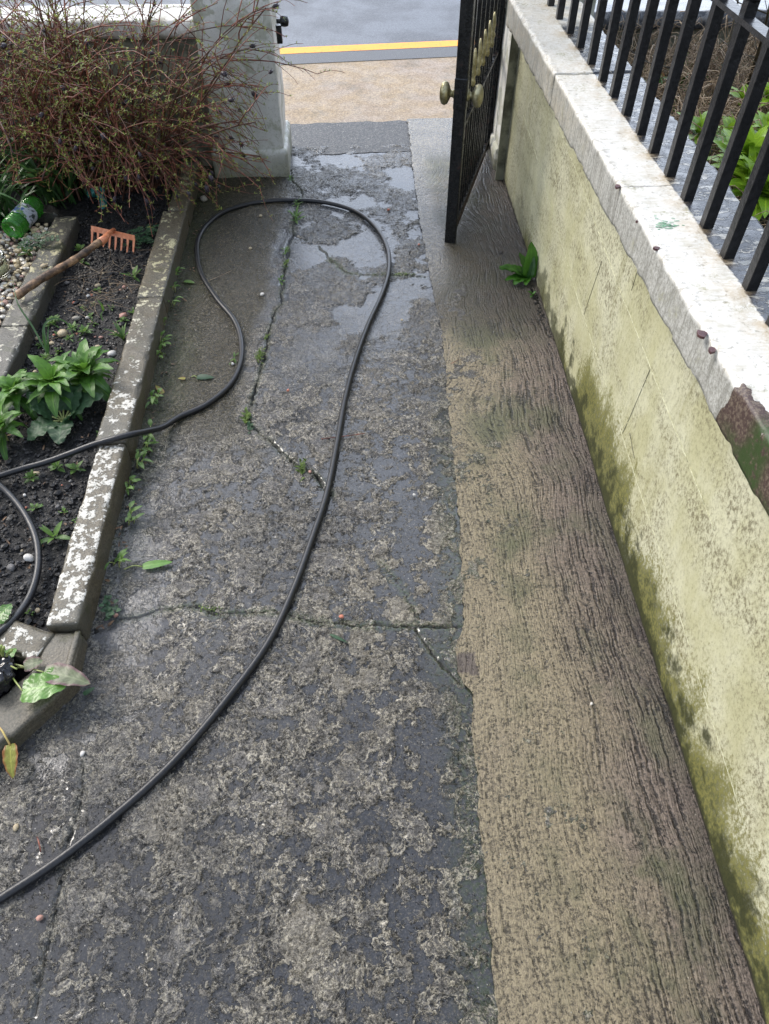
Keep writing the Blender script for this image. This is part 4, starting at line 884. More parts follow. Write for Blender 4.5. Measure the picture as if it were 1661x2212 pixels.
for i in range(70):
    x_ = rs3.uniform(-1.16, -.81); y_ = rs3.betavariate(2.2, 2) * 2.0 + 1.15
    mm = rs3.choice(['p_cream', 'p_white', 'p_cream', 'p_red', 'p_grey', 'p_grey', 'p_pink', 'p_dark']); o = pebble((500, 500), rs3.uniform(.003, .0065), mm, {'p_cream': 'tiny cream chip of stone on the black soil', 'p_white': 'tiny white chip of stone on the black soil', 'p_red': 'tiny red brick chip on the black soil', 'p_grey': 'tiny grey chip of stone on the black soil', 'p_pink': 'tiny pink chip of stone on the black soil', 'p_dark': 'tiny dark chip of stone on the black soil'}[mm], .03, 'tiny stone chips on the soil', name='stone_chip')
    o.location = (x_, y_, soil_h(x_, y_) + .003)
for D_, r_, m_, z_, lb in [(C2(1505, 175), .020, 'p_mottle', .012, 'pale stone in the corner between kerb and left pier'), (C2(325, 670), .014, 'p_cream', .083, 'cream stone resting on the left edging by the rake'), ((669, 1019), .0065, 'p_pink', .006, 'pink chip at the end of the long crack'),
                           ((895, 1069), .006, 'p_white', .005, 'lone white chip right of the hose mid path'), ((738, 1332), .007, 'p_red', .005, 'red chip just above the crossing crack'), ((250, 1329), .007, 'p_pink', .005, 'pink chip beside the ferny weed at the kerb'),
                           ((563, 466), .009, 'p_cream', .004, 'cream pebble inside the top of the hose loop'), ((541, 536), .008, 'p_cream', .004, 'tan pebble inside the hose loop, middle'), ((566, 636), .011, 'p_white', .005, 'pale pebble inside the hose loop near the crack'),
                           ((178, 1628), .0075, 'p_white', .006, 'small bluish white pebble in the wet corner'), ((839, 453), .008, 'p_red', .004, 'red crumb on wet slab by the gate'), ((905, 528), .006, 'p_red', .004, 'tiny red crumb near the gate foot'), ((61, 1635 + 30), .0001, 'p_red', 0, None),
                           ((868, 691), .006, 'p_cream', .004, 'tan crumb right of the hose, upper path'), ((34, 1788), .008, 'p_cream', .006, 'tan chip in a puddle at the left edge'), ((85, 1983), .007, 'p_pink', .005, 'pinkish pebble left of the long joint'),
                           ((503, 786), .007, 'p_white', .004, 'white pebble beside the hose bend'), ((622, 843), .006, 'p_red', .004, 'red chip between crack and hose'), ((660, 955 + 250), .0001, 'p_red', 0, None), ((1083, 545), .009, 'p_dark', .012, 'black crumb on the tan strip by the wall weed'), ((1268 + 10, 1520), .0045, 'p_white', .008, 'tiny white chip on the tan strip')]:
    if lb: pebble(D_, r_, m_, lb, z_, 'chips and pebbles on the path')
# dry stalks
def strands(name, n, cen, spread, L, r_, mat, label, cat, z0, seed, curl=.5, up=.02, kind=None, par=None, azc=None):
    rr = random.Random(seed); mb = MB()
    for i in range(n):
        x_ = cen[0] + rr.gauss(0, spread[0]); x_ = x_ if (name != 'dry_grass' or x_ > 1.12) else rr.uniform(1.12, 1.9); y_ = cen[1] + rr.gauss(0, spread[1]); a = rr.uniform(0, 6.28) if azc is None else azc + rr.gauss(0, .5); l = L * rr.uniform(.4, 1.1); k = rr.uniform(-curl, curl); P_ = []; zz = (z0(x_, y_) if callable(z0) else z0) + rr.uniform(.002, up)
        for q in range(7):
            P_.append((x_, y_, zz + up * .6 * math.sin(q / 6 * 3.14))); a += k / 3; x_ += math.cos(a) * l / 6; y_ += math.sin(a) * l / 6
        mb.tube(P_, r_ * rr.uniform(.6, 1.3), 4, False)
    o = mb.build(name, mat, par)
    if label: tag(o, label, cat, kind=kind)
    return o
p = G(225, 610, .03); strands('dry_stalks', 60, p, (.06, .13), .14, .0008, 'straw', 'tangle of pale dry stalks on the soil below the rake', 'dry stalks', soil_h, 6, .7, .016, 'stuff')
for D1, D2, D3, r_, lb in [((694, 948), (745, 942), (788, 936), .0015, 'thin brown twig lying under the hose mid path'), ((430, 615), (465, 600), (500, 585), .001, 'pale thin grass stalk inside the hose loop'), ((975, 785), (985, 780), (992, 776), .0012, 'short dark stalk with red tip on the strip'), ((88, 1840), (84, 1820), (80, 1808), .0016, 'short brown twig left of the lower hose')]:
    mb = MB(); mb.tube(crom([G(*D1, .006), G(*D2, .009), G(*D3, .006)], 4), r_, 5); tag(mb.build('twig', 'straw' if 'pale' in lb else 'twig'), lb, 'twig')

# ------------------------------------------------------------------ plants
m_simple('litter', 'dead_leaf_litter', (.045, .024, .012), (.17, .095, .045), 60, .55)
mb = MB(); rr = random.Random(77)
for i in range(170):
    if i < 110: x_, y_ = rr.uniform(-1.16, -.80), rr.uniform(1.0, 3.3); z_ = soil_h(x_, y_) + .004
    else: x_, y_ = rr.uniform(-.70, -.665), rr.uniform(1.0, 3.5); z_ = .005
    mb.leaf((x_, y_, z_), rr.uniform(0, 6.28), rr.uniform(.006, .022), rr.uniform(.003, .009), rr.uniform(-10, 30), rr.uniform(-30, 10), 'ovate', .3, .08, None, 4)
tag(mb.build('leaf_litter', 'litter'), 'scraps of dead brown leaf scattered over soil and along kerb', 'leaf litter', kind='stuff')
def soilp(D_, dz=0.):
    p = G(D_[0], D_[1], .03); return G(D_[0], D_[1], soil_h(p[0], p[1]) + dz)
def rosette(name, base, n, L, W, mat, label, cat='plant', group=None, prof='lance', e0=(20, 75), e1=(-35, 20), fold=.18, ruf=.02, az0=None, nl=8, stalk=None, parent=None, ser=0.):
    mb = MB(); az = random.uniform(0, 6.28) if az0 is None else az0
    for i in range(n):
        az += 2.4 + random.uniform(-.55, .55); t = i / max(1, n - 1); el = e0[0] + (e0[1] - e0[0]) * t + random.uniform(-8, 8); ee = e1[0] + (e1[1] - e1[0]) * t + random.uniform(-10, 10)
        l = L * random.uniform(.55, 1.12) * (1 - .35 * t); b0 = np.array(base) + [0, 0, .004 + .02 * t * L / .1]
        mb.leaf(b0 + np.array([math.cos(az), math.sin(az), 0]) * .003, az, l, W * random.uniform(.65, 1.15), el, ee + random.uniform(-18, 18), prof, fold, ruf, min(1, max(0, .2 + .65 * t + random.uniform(-.15, .2))), nl, 0., ser)
    if parent is not None: return mb.build('foliage', mat, parent)
    o = mb.build(name, mat); tag(o, label, cat, group); return o
GL = 'leafy lance leaved plants in the soil bed'
def lance(D_, L, W, n, lb, dz=.02, az0=None):
    p = soilp(D_, .0); p2 = G(D_[0], D_[1], p[2] + dz); E_ = tag(empty('lance_leaf_plant', tuple(p2 - [0, 0, dz])), lb, 'plant', GL)
    o = rosette('f', p2, n, L, W, 'l_lance', '', az0=az0, parent=E_, e0=(8, 84), e1=(-75, 10), fold=.25, ruf=.05, nl=12, ser=.05); loc(o, E_)
    mb = MB(); mb.tube([p2 - [0, 0, dz + .01], p2 + [0, 0, .02]], .004, 6); loc(mb.build('stem', 'palestem', E_), E_)
lance((190, 822), .175, .046, 34, 'tall bright lance leaved plant touching the kerb, back right', .05)
lance((122, 845), .17, .044, 30, 'bright lance leaved plant in the middle of the clump', .06)
lance((40, 860), .155, .040, 26, 'bright lance leaved plant at the left, yellow hearted', .05)
lance((8, 935), .14, .038, 18, 'lance leaved plant cut by the left edge above the hose', .04)
# broad wrinkled leaf plant
bp = soilp((140, 915)); E_ = tag(empty('broad_leaf_plant', tuple(bp)), 'low plant with broad dark wrinkled leaves in front of the clump', 'plant')
for az, L, W, e0, e1 in [(4.05, .105, .085, 15, -25), (4.95, .105, .080, 15, -20), (.45, .125, .095, 38, -5), (2.6, .11, .085, 55, 5), (1.6, .12, .085, 62, 5), (5.75, .055, .05, 60, 30), (3.2, .07, .05, 60, 20), (.95, .10, .08, 60, 5), (2.05, .09, .06, 72, 30)]:
    mb = MB(); st = bp + [0, 0, .012]; st2 = st + np.array([math.cos(az) * .03, math.sin(az) * .03, .02]); mb.leaf(st2, az, L, W, e0, e1, 'ovate', .14, .05, None, 24, 0., .035); lf = mb.build('leaf', 'l_broad', E_); loc(lf, E_)
    mb = MB(); mb.tube([st, st2 + [0, 0, .001]], .0028, 6); k = mb.build('leaf_stalk', 'palestem', lf)
# seedlings in soil
GSd = 'small seedlings in the soil bed'
seed = [((70, 1035), .055, .016, 9, None), ((125, 1012), .06, .018, 9, 'narrow leaved seedling just below the hose, left'), ((165, 1016), .055, .020, 9, 'narrow leaved seedling just below the hose, right'),
        ((120, 1165), .09, .020, 8, 'upright seedling with lance leaves inside the hose curve'), ((77, 1100), .04, .014, 8, 'small seedling just right of the hose curve top'), ((68, 1326), .026, .010, 6, 'tiny seedling beside a tan pebble near the hose'),
        (C2(300, 1265), .035, .011, 12, 'spoked seedling beside the left edging'), (C2(340, 1365), .045, .013, 14, 'starry seedling just above the leafy plants, left'), (C2(437, 1315), .038, .011, 13, 'starry seedling above the leafy plants, centre'),
        (C2(490, 1370), .04, .012, 12, 'seedling tucked behind the lance leaved plants'), (C2(515, 1215), .035, .011, 12, 'seedling below the cream flat stone'), (C2(600, 1240), .035, .011, 12, None), (C2(630, 1170), .055, .016, 14, 'biggest green seedling right of the cream flat stone'),
        (C2(540, 1140), .045, .013, 12, None), (C2(430, 1190), .035, .011, 11, None), (C2(385, 1110), .05, .014, 13, None), (C2(410, 1085), .05, .013, 12, None), (C2(690, 1110), .035, .010, 10, None), (C2(675, 1050), .03, .010, 8, None),
        (C2(910, 1080), .035, .011, 11, 'seedling below the pinkish grey stone'), (C2(620, 995), .035, .012, 7, None), (C2(695, 965), .028, .010, 7, None), (C2(825, 995), .032, .010, 8, None), (C2(985, 1030), .045, .013, 7, 'seedling leaning on the kerb'),
        (C2(985, 760), .075, .022, 7, 'upright two leaved seedling near the kerb right of dry stalks'), (C2(730, 860), .035, .011, 8, 'seedling among the dry stalks'), (C2(600, 560), .06, .022, 6, 'seedling behind the rake handle'), (C2(610, 650), .055, .016, 6, 'seedling in front of the rake handle'),
        (C2(200, 590), .075, .020, 9, 'green weed growing in the gravel by the edging'), (C3(740, 815), .025, .01, 5, 'tiny seedling against the kerb by the hose'), (C3(560, 1450), .02, .008, 5, None), (C3(470, 1390), .03, .012, 6, None)]
for D_, L, W, n, lb in seed:
    z_ = .0; p = soilp(D_); gr = None
    if D_ == C2(200, 590): p = G(D_[0], D_[1], .065)
    if lb is None: lb = 'tiny green seedling with narrow leaves on the black soil'
    rosette('seedling', p, n, L * .72, W * .9, 'l_small', lb, 'seedling', GSd, nl=5, e0=(5, 60), e1=(-20, 30))
for D_, n, lb in [(C2(1080, 500), 16, 'dark ferny weed against the kerb right of the rake'), (C2(265, 560), 10, 'dark ferny weed on the gravel by the edging')]:
    p = soilp(D_) if D_[0] > 200 else G(D_[0], D_[1], .07); mb = MB()
    for i in range(n):
        a = random.uniform(0, 6.28); l = random.uniform(.05, .10); P_ = [p + np.array([math.cos(a), math.sin(a), 0]) * l * t + [0, 0, .035 * math.sin(t * 2.2)] for t in lin(0, 1, 6)]
        mb.tube(P_, .0008, 4, False)
        for q in P_[1:]:
            for s_ in (-1, 1, .3): mb.leaf(q, a + s_ * 1.1, .016, .010, 20, -10, 'ovate', .1, 0, None, 3)
    tag(mb.build('ferny_weed', 'l_dark'), lb, 'weed', 'ferny weeds')
# bent blades of grass / daffodil leaf
mb = MB()
for pts in ([G(100, 765, .02), G(93, 735, .10), G(95, 705, .14), G(120, 688, .145), G(148, 700, .10), G(163, 745, .035)],): pass
def blade(pts, wd, mb):
    P_ = crom(pts, 6); m_ = len(P_); V = []; UV = []
    for i, p in enumerate(P_):
        t = i / (m_ - 1); d = P_[min(i + 1, m_ - 1)] - P_[max(i - 1, 0)]; d /= np.linalg.norm(d) + 1e-9; s_ = np.cross(d, [.2, -.6, .8]); s_ /= np.linalg.norm(s_) + 1e-9; w_ = wd * (1 - t ** 3) * min(1, .5 + t * 3)
        V += [p - s_ * w_, p + np.array([0, 0, -w_ * .3]), p + s_ * w_]; UV += [(0, t), (.5, t), (1, t)]
    mb.add(V, [(i * 3 + k, i * 3 + k + 1, i * 3 + 4 + k, i * 3 + 3 + k) for i in range(m_ - 1) for k in (0, 1)], random.random(), UV)
blade([G(102, 765, .02), G(70, 705, .08), G(38, 655, .13), G(27, 600, .17)], .0035, mb)
blade([G(103, 767, .02), G(94, 730, .10), G(97, 700, .14), G(120, 688, .145), G(148, 702, .10), G(164, 745, .035)], .004, mb)
blade([G(105, 766, .02), G(103, 730, .08), G(105, 700, .12)], .0035, mb); blade([G(104, 768, .02), G(98, 735, .07), G(96, 705, .10)], .003, mb)
tag(mb.build('bulb_leaves', 'l_strap'), 'long bent grassy bulb leaves arching over the soil and edging', 'plant')
mb = MB(); blade([soilp(C2(765, 1010)), G(*C2(750, 960), .06), G(*C2(715, 915), .08)], .005, mb); blade([soilp(C2(760, 1075)), G(*C2(745, 1030), .04), G(*C2(765, 1000), .05)], .003, mb); tag(mb.build('grass_blade', 'l_small'), 'single broad grass blade standing in the open soil', 'grass')
mb = MB(); p = soilp(C2(915, 1225))
for i in range(14): a = random.uniform(0, 6.28); mb.leaf(p, a, random.uniform(.05, .09), .008, 70, 10, 'strap', .2, 0, None, 6)
tag(mb.build('grassy_weed', 'l_small'), 'spiky grassy weed beside the kerb above the leafy plants', 'weed')
# weeds at the kerb foot (path side)
GK = 'weeds growing at the foot of the garden kerb'
kw = [((378, 600), .05, 5, 'thin upright weed at kerb foot, farthest'), ((376, 632), .04, 5, 'small weed with round leaves, farthest but one'), ((372, 660), .05, 5, 'weed at kerb foot opposite the hose bend'), ((352, 705), .03, 5, 'low weed at the kerb foot above the hose bend'),
      ((348, 748), .055, 8, 'stubby cut weed at the kerb foot beside a pale stalk'), ((350, 770), .05, 5, 'weed beside a straw coloured stalk at the kerb'), ((333, 865), .07, 9, 'leafy weed at kerb foot above the hose crossing'), ((318, 945), .05, 6, 'weed right under the hose at the kerb'),
      ((312, 970), .06, 9, 'weed with pale flattened stems just below the hose'), ((300, 1005), .065, 7, 'weed with yellow tipped leaf below the hose'), ((280, 1055), .05, 7, 'stubby pale weed in the kerb gap'), ((283, 1128), .05, 8, 'flattened pale weed stems by the kerb'), ((252, 1215), .06, 7, 'weed at the kerb foot beside the fallen leaf')]
for D_, L, n, lb in kw:
    p = G(D_[0], D_[1], .004); E_ = tag(empty('kerb_weed', tuple(p)), lb, 'weed', GK); mb = MB(); mb2 = MB()
    for i in range(n):
        a = random.uniform(-2.0, 1.6); st = p + [random.uniform(-.008, .012), random.uniform(-.02, .02), 0]; h_ = random.uniform(.01, .035); e_ = st + np.array([math.cos(a) * h_ * .6, math.sin(a) * h_ * .6, h_])
        mb2.tube([st, (st + e_) / 2 + [0, 0, .003], e_], .0013, 5)
        mb.leaf(e_, a + random.uniform(-.5, .5), L * random.uniform(.35, .75), .013 * random.uniform(.6, 1.3), random.uniform(0, 70), random.uniform(-40, 0), random.choice(['lance', 'ovate']), .2, .03, None, 5)
    loc(mb.build('leaves', 'l_small', E_), E_); loc(mb2.build('stalks', 'palestem', E_), E_)
# fern-like round leaf weed at (228,1322)
mb = MB(); p = G(228, 1322, .004)
for i in range(26): a = random.uniform(-1.5, 1.9); rr_ = random.uniform(.003, .035); q = p + [math.cos(a) * rr_, math.sin(a) * rr_, random.uniform(.006, .022)]; mb.leaf(q, random.uniform(0, 6.28), .014, .013, 20, -10, 'ovate', .1, .04, None, 4)
tag(mb.build('scalloped_weed', 'l_dark'), 'bluish green weed with scalloped leaves at the kerb foot', 'weed')
# crack weeds
GC = 'small weeds growing in the path cracks'
for D_, n, L, m_, lb in [((562, 770), 55, .022, 'l_moss', 'dense bright green tuft in the main crack'), ((533, 905), 34, .020, 'l_moss', 'brownish green tuft at the bend of the crack'), ((540, 925), 12, .018, 'l_dark', 'pale clover like weed below the bend of the crack'), ((652, 1012), 40, .017, 'l_moss', 'feathery moss tuft near the end of the long crack'),
                         ((640, 472), 16, .050, 'l_small', 'leafy weed in the crack just inside the hose loop'), ((642, 442), 10, .035, 'l_small', 'weed poking out beneath the top of the hose loop'), ((628, 388), 12, .025, 'l_small', 'yellow green weed at the corner of the left pier'), ((617, 545), 14, .028, 'l_small', 'small weed in the crack, second below the hose'),
                         ((618, 575), 12, .018, 'l_moss', 'tiny moss cluster midway down the crack in the loop'), ((610, 605), 10, .02, 'l_small', 'small weed lowest in the crack inside the loop'), ((576, 728), 8, .014, 'l_moss', 'tiny weed above the dense bright tuft'), ((870, 593), 26, .009, 'l_moss', 'line of low moss in the crossing crack right of hose'), ((455, 1316), 22, .009, 'l_moss', 'dark low moss in the near crossing crack'), ((505, 780), 7, .03, 'l_small', 'small loose sprig beside the hose bend')]:
    p = G(D_[0], D_[1], .001); mb = MB(); sx, sy = (.045, .006) if 'low moss' in lb else (.009, .016)
    for i in range(n):
        q = p + [random.gauss(0, sx * .45), random.gauss(0, sy), random.uniform(0, .003)]; mb.leaf(q, random.uniform(0, 6.28), L * random.uniform(.6, 1.2), L * (.22 if L > .02 else .5), random.uniform(15, 75), random.uniform(-30, 30), 'lance', .2, 0, None, 4)
    tag(mb.build('crack_weed', m_), lb, 'weed', GC)
# loose leaves on the path
def flatleaf(D_, az, L, W, mat, lb, z_=.006, prof='ovate', stalk=0, smat='palestem'):
    p = G(D_[0], D_[1], z_); E_ = tag(empty('fallen_leaf', tuple(p)), lb, 'leaf', 'loose leaves on the path'); mb = MB(); mb.leaf(p, az, L, W, 6, -5, prof, .12, .03, None, 9); loc(mb.build('blade', mat, E_), E_)
    if stalk: mb = MB(); d = np.array([math.cos(az), math.sin(az), 0]); mb.tube(crom([p, p - d * stalk * .5 + [0, .006, .002], p - d * stalk + [0, 0, -.001]], 4), .0017, 6); loc(mb.build('stalk', smat, E_), E_)
flatleaf((308, 1224), .12, .082, .028, 'l_dock', 'bright green folded leaf with stalk lying by the kerb', stalk=.05)
flatleaf((425, 815), -.12, .062, .030, 'l_dark', 'pale torn leaf lying inside the hose bend', stalk=.02)
flatleaf((400, 818), 3.0, .026, .015, 'l_worn', 'yellow green leaf scrap beside the pale torn leaf')
flatleaf((398, 607), -.4, .05, .022, 'l_small', 'small green leaf lying near the farthest kerb weeds')
flatleaf((352, 850), 2.2, .055, .020, 'l_worn', 'brown orange withered leaf against the kerb')
flatleaf((180, 1500), .6, .030, .014, 'l_dark', 'blue green leaf scrap at the broken kerb corner')
flatleaf((712, 1370), -.55, .055, .010, 'l_dark', 'dark green thin leaf near the crossing crack', prof='lance')
# wall weed
wp = G(1140, 603, .006); E_ = tag(empty('wall_weed', tuple(wp)), 'glossy green weed growing at the foot of the right wall', 'weed')
for az, L, W, e0, e1 in [(2.75, .12, .058, 35, -10), (3.9, .09, .045, 20, -20), (4.4, .07, .035, 20, -20), (3.0, .125, .06, 30, -5), (3.4, .10, .05, 15, -10), (3.7, .075, .036, 5, -15), (2.3, .10, .045, 65, 35), (1.75, .145, .068, 84, 70), (1.2, .11, .052, 78, 60), (2.7, .07, .035, 55, 20), (2.9, .06, .03, 40, 0), (.9, .09, .03, 75, 60)]:
    mb = MB(); st = wp + [random.uniform(-.012, .004), random.uniform(-.015, .01), .01]; mb.leaf(st, az, L, W, e0, e1, 'ovate', .22, .05, None, 10); loc(mb.build('leaf', 'l_wallweed', E_), E_)
mb = MB()
for i in range(8): a = random.uniform(1.5, 4.2); mb.tube([wp, wp + [math.cos(a) * .02, math.sin(a) * .02, .02]], .0016, 5)
loc(mb.build('stalks', 'palestem', E_), E_)
wp2 = G(1150, 640, .006); rosette('small_wall_weed', wp2, 6, .028, .012, 'l_wallweed', 'tiny seedling just below the glossy wall weed', 'weed', nl=4)
mb = MB(); rr = random.Random(4)
for i in range(90):
    y_ = 2.45 + rr.gauss(0, .10); mb.box((wx(y_) - rr.uniform(.004, .03), y_, .006), (rr.uniform(.002, .005), rr.uniform(.002, .006), .003))
tag(mb.build('wall_foot_dirt', 'soil', None, False), 'black dirt packed along the foot of the right wall', 'dirt', kind='stuff')
# dock leaves lower left
p = G(10, 1440, .03); E_ = tag(empty('dock_plant', tuple(p)), 'dock plant with broad wet leaves over the diagonal edging', 'plant')
for (D_, az, L, W, mt, lb) in [((48, 1492), .05, .105, .075, 'l_dock', 'large bright green dock leaf'), ((95, 1452), -.25, .125, .055, 'l_dockp', 'purplish pitted dock leaf'), ((95, 1462), .25, .07, .035, 'l_dock', 'narrow folded dock leaf'), ((52, 1440), .35, .045, .04, 'l_dockp', 'small grey green dock leaf'), ((2, 1430), .9, .045, .035, 'l_dock', 'small yellow green leaf'), ((-10, 1345), 1.2, .06, .05, 'l_dock', 'leaf at the left edge')]:
    mb = MB(); q = G(D_[0], D_[1], .072); mb.leaf(q, az, L, W, 12, -12, 'ovate', .10, .05, None, 14); o = mb.build('leaf', mt, E_); loc(o, E_); o['label'] = lb
mb = MB()
for D1, z1 in (((48, 1492), .072), ((95, 1452), .072), ((52, 1440), .07), ((8, 1398), .13), ((25, 1405), .12), ((3, 1395), .12), ((36, 1445), .09)):
    q = G(*D1, z1); mb.tube(crom([p + [0, 0, -.02], (p + q) / 2 + [0, 0, .01], q], 4), .0036 if z1 > .1 else .002, 7)
loc(mb.build('stalks', 'palestem', E_), E_)
E_ = tag(empty('hanging_leaf', tuple(G(0, 1585, .06))), 'worn yellow leaf on a red stalk hanging over the edging', 'leaf')
mb = MB(); mb.tube(crom([G(-25, 1555, .06), G(0, 1573, .065), G(12, 1592, .06), G(22, 1610, .045)], 4), .0022, 6); loc(mb.build('stalk', 'redstem', E_), E_)
mb = MB(); mb.leaf(G(22, 1608, .046), -1.35, .075, .033, -10, -25, 'ovate', .15, .08, None, 12); loc(mb.build('blade', 'l_worn', E_), E_)

# strap-leaved clumps under the shrub
GI = 'strap leaved clumps under the shrub'
ir = [(-1.60, 3.16, 'strap leaved clump behind the green bottle'), (-1.36, 3.38, 'strap leaved clump between bottle and teal scrap'), (-1.80, 3.22, 'strap leaved clump at the left edge under the shrub'), (-1.60, 3.60, 'strap leaved clump deep behind the bottle'), (-1.95, 3.6, 'strap leaved clump in the far left corner')]
for x_, y_, lb in ir:
    mb = MB()
    for i in range(60):
        a = random.uniform(0, 6.28); q = (x_ + random.gauss(0, .05), y_ + random.gauss(0, .04), .03); mb.leaf(q, a, random.uniform(.22, .46), random.uniform(.014, .026), random.uniform(60, 88), random.uniform(-55, 45), 'strap', .35, 0, None, 9)
    tag(mb.build('strap_leaf_clump', 'l_strap'), lb, 'plant', GI)

# ------------------------------------------------------------------ the shrub
def shrub():
    E_ = tag(empty('shrub', (-1.25, 3.42, .03)), 'tangled shrub with red brown twigs, tiny leaves and dark seed pods', 'shrub')
    rr = random.Random(21); st = MB(); tw = MB(); lv = MB(); pods = []
    def leaves(q, k):
        for s_ in range(k):
            a = rr.uniform(0, 6.28); e0 = rr.uniform(-10, 70); lv.leaf(q, a, rr.uniform(.008, .018), rr.uniform(.0035, .0065), e0, e0 - 20, 'lance', .15, 0, rr.random(), 2)
    def grow(p, d, L, r_, depth, n=9):
        P_ = [np.array(p)]; d = np.array(d, float)
        for i in range(n):
            d = d + np.array([rr.gauss(0, .085), rr.gauss(0, .085), rr.gauss(0, .06)]) + np.array([0, 0, -.09 if depth else -.05]); d /= np.linalg.norm(d)
            q = P_[-1] + d * L / n
            if q[2] < .05: d[2] = abs(d[2]) * .4; q[2] = .055
            if q[1] < 3.02 + .1 * math.sin(q[0] * 9) and depth < 2: d[1] = abs(d[1]) * .5; q[1] = 3.04 + .1 * math.sin(q[0] * 9)
            if q[0] > -.34 and q[2] < .45: break
            if q[2] < .17 and q[1] < 3.36 and q[0] < -.95: q[2] = .17 + .02 * rr.random(); d[2] = abs(d[2]) * .3
            if q[0] < -1.42 and q[1] < 3.2 and q[2] < .3: q[1] = 3.24; d[1] = abs(d[1])
            if q[1] > 3.60 and q[2] < .66 and q[0] < -.28: q[1] = 3.60
            if q[1] > 3.74: q[1] = 3.74
            P_.append(q)
        n = len(P_) - 1
        if n < 1: return
        (st if depth == 0 else tw).tube(P_, [max(.0010, r_ * (1 - .6 * i / n)) for i in range(n + 1)], 5 if depth == 0 else 4, False)
        for i in range(1, n + 1):
            q = P_[i]; dd = P_[i] - P_[i - 1]; dd /= np.linalg.norm(dd)
            if depth < 2 and i > (2 if depth == 0 else 1) and rr.random() < (.68 if depth == 0 else .40) * (.4 if q[0] < -1.5 else 1):
                v = np.array([rr.gauss(0, 1), rr.gauss(0, 1), rr.gauss(0, .6)]); v = v - dd * (v @ dd); v /= np.linalg.norm(v)
                grow(q, dd * .75 + v * .7, L * rr.uniform(.26, .5), max(.0015, r_ * .5), depth + 1, 7)
            if rr.random() < (.10 if depth == 0 else .40): leaves(q, rr.choice((3, 4, 5)))
        if depth > 0 and rr.random() < .09 and P_[-1][2] > .1: pods.append((P_[-1], d))
    for i in range(104):
        a = rr.uniform(0, 6.28); ro = rr.uniform(0, 1) ** .7; bx = -1.20 + math.cos(a) * .40 * ro; by = 3.49 + math.sin(a) * .12 * ro
        lean = rr.uniform(.05, 1.1); az = rr.uniform(0, 6.28)
        if rr.random() < .35: az = rr.uniform(-2.0, 3.0)
        d = (math.cos(az) * lean, math.sin(az) * lean * .8 - .05, 1.); d = np.array(d) / np.linalg.norm(d)
        grow((bx, by, .03), d, rr.uniform(.5, 1.05), rr.uniform(.0036, .0078), 0, 11)
    # long arching stems reaching towards the pier, the rake and the bottle
    for D_, Y_ in [((590, 15), 3.45), ((570, 110), 3.5), ((575, 215), 3.45), ((545, 200), 3.45), ((560, 310), 3.4), ((470, 400), 3.3), ((540, 60), 3.5), ((520, 330), 3.4), ((490, 180), 3.5), ((470, 240), 3.4), ((420, 395), 3.25),
                   ((455, 370), 3.3), ((380, 420), 3.15), ((330, 440), 3.1), ((300, 405), 3.08), ((270, 380), 3.08), ((235, 420), 3.02), ((200, 350), 3.02), ((170, 385), 3.0), ((180, 400), 3.0), ((130, 300), 3.1), ((50, 250), 3.2), ((20, 300), 3.15), ((220, 290), 3.0), ((300, 330), 3.05)]:
        e = WY(D_[0], D_[1], Y_); e[2] = max(e[2], .09); b0 = np.array([min(-.95, .6 * e[0] - .5) + rr.uniform(-.2, .15), 3.42 + rr.uniform(-.1, .1), .05]); mid = (b0 + e) / 2 + np.array([rr.uniform(-.08, .02), 0, .20 + rr.uniform(0, .16)])
        P_ = crom([b0, b0 * .55 + mid * .45 + [0, 0, .05], mid, mid * .4 + e * .6 + [0, 0, .03], e], 5); n = len(P_) - 1
        st.tube(P_, [.0042 * (1 - .72 * i / n) for i in range(n + 1)], 5, False)
        for i in range(6, n + 1):
            dd = P_[i] - P_[i - 1]; dd /= np.linalg.norm(dd)
            if rr.random() < .5: v = np.array([rr.gauss(0, 1), rr.gauss(0, .6), rr.gauss(0, 1)]); v /= np.linalg.norm(v); grow(P_[i], dd * .9 + v * .5, rr.uniform(.09, .28), .0016, 2, 7)
            if rr.random() < .4: leaves(P_[i], 3)
        pods.append((P_[-1], dd))
    loc(st.build('stems', 'twigbark', E_), E_); loc(tw.build('twigs', 'twig', E_), E_); loc(lv.build('leaves', 'l_shrub', E_), E_)
    pm = MB(); pm.lathe([(.0020, -.005), (.0078, .002), (.0092, .009), (.0070, .017), (.0020, .023)], ((0, 0, 0), (0, 0, 1)), 7)
    for k in range(4): a = k * 1.57; pm.tube([(math.cos(a) * .005, math.sin(a) * .005, .013), (math.cos(a) * .0105, math.sin(a) * .0105, .027)], [.0024, .0005], 4)
    rr.shuffle(pods); vis = [q for q in pods if q[0][0] > -1.95][:98]
    po = None
    for p_, d in vis:
        if po is None: po = pm.build('seed_pod', 'pod', E_); o = po
        else: o = po.copy(); COL.objects.link(o); o.parent = E_
        o.location = Vector(p_) - E_.location; o.rotation_euler = Vector(d).to_track_quat('Z', 'Y').to_euler(); s_ = rr.uniform(.7, 1.2); o.scale = (s_, s_, s_)
shrub()

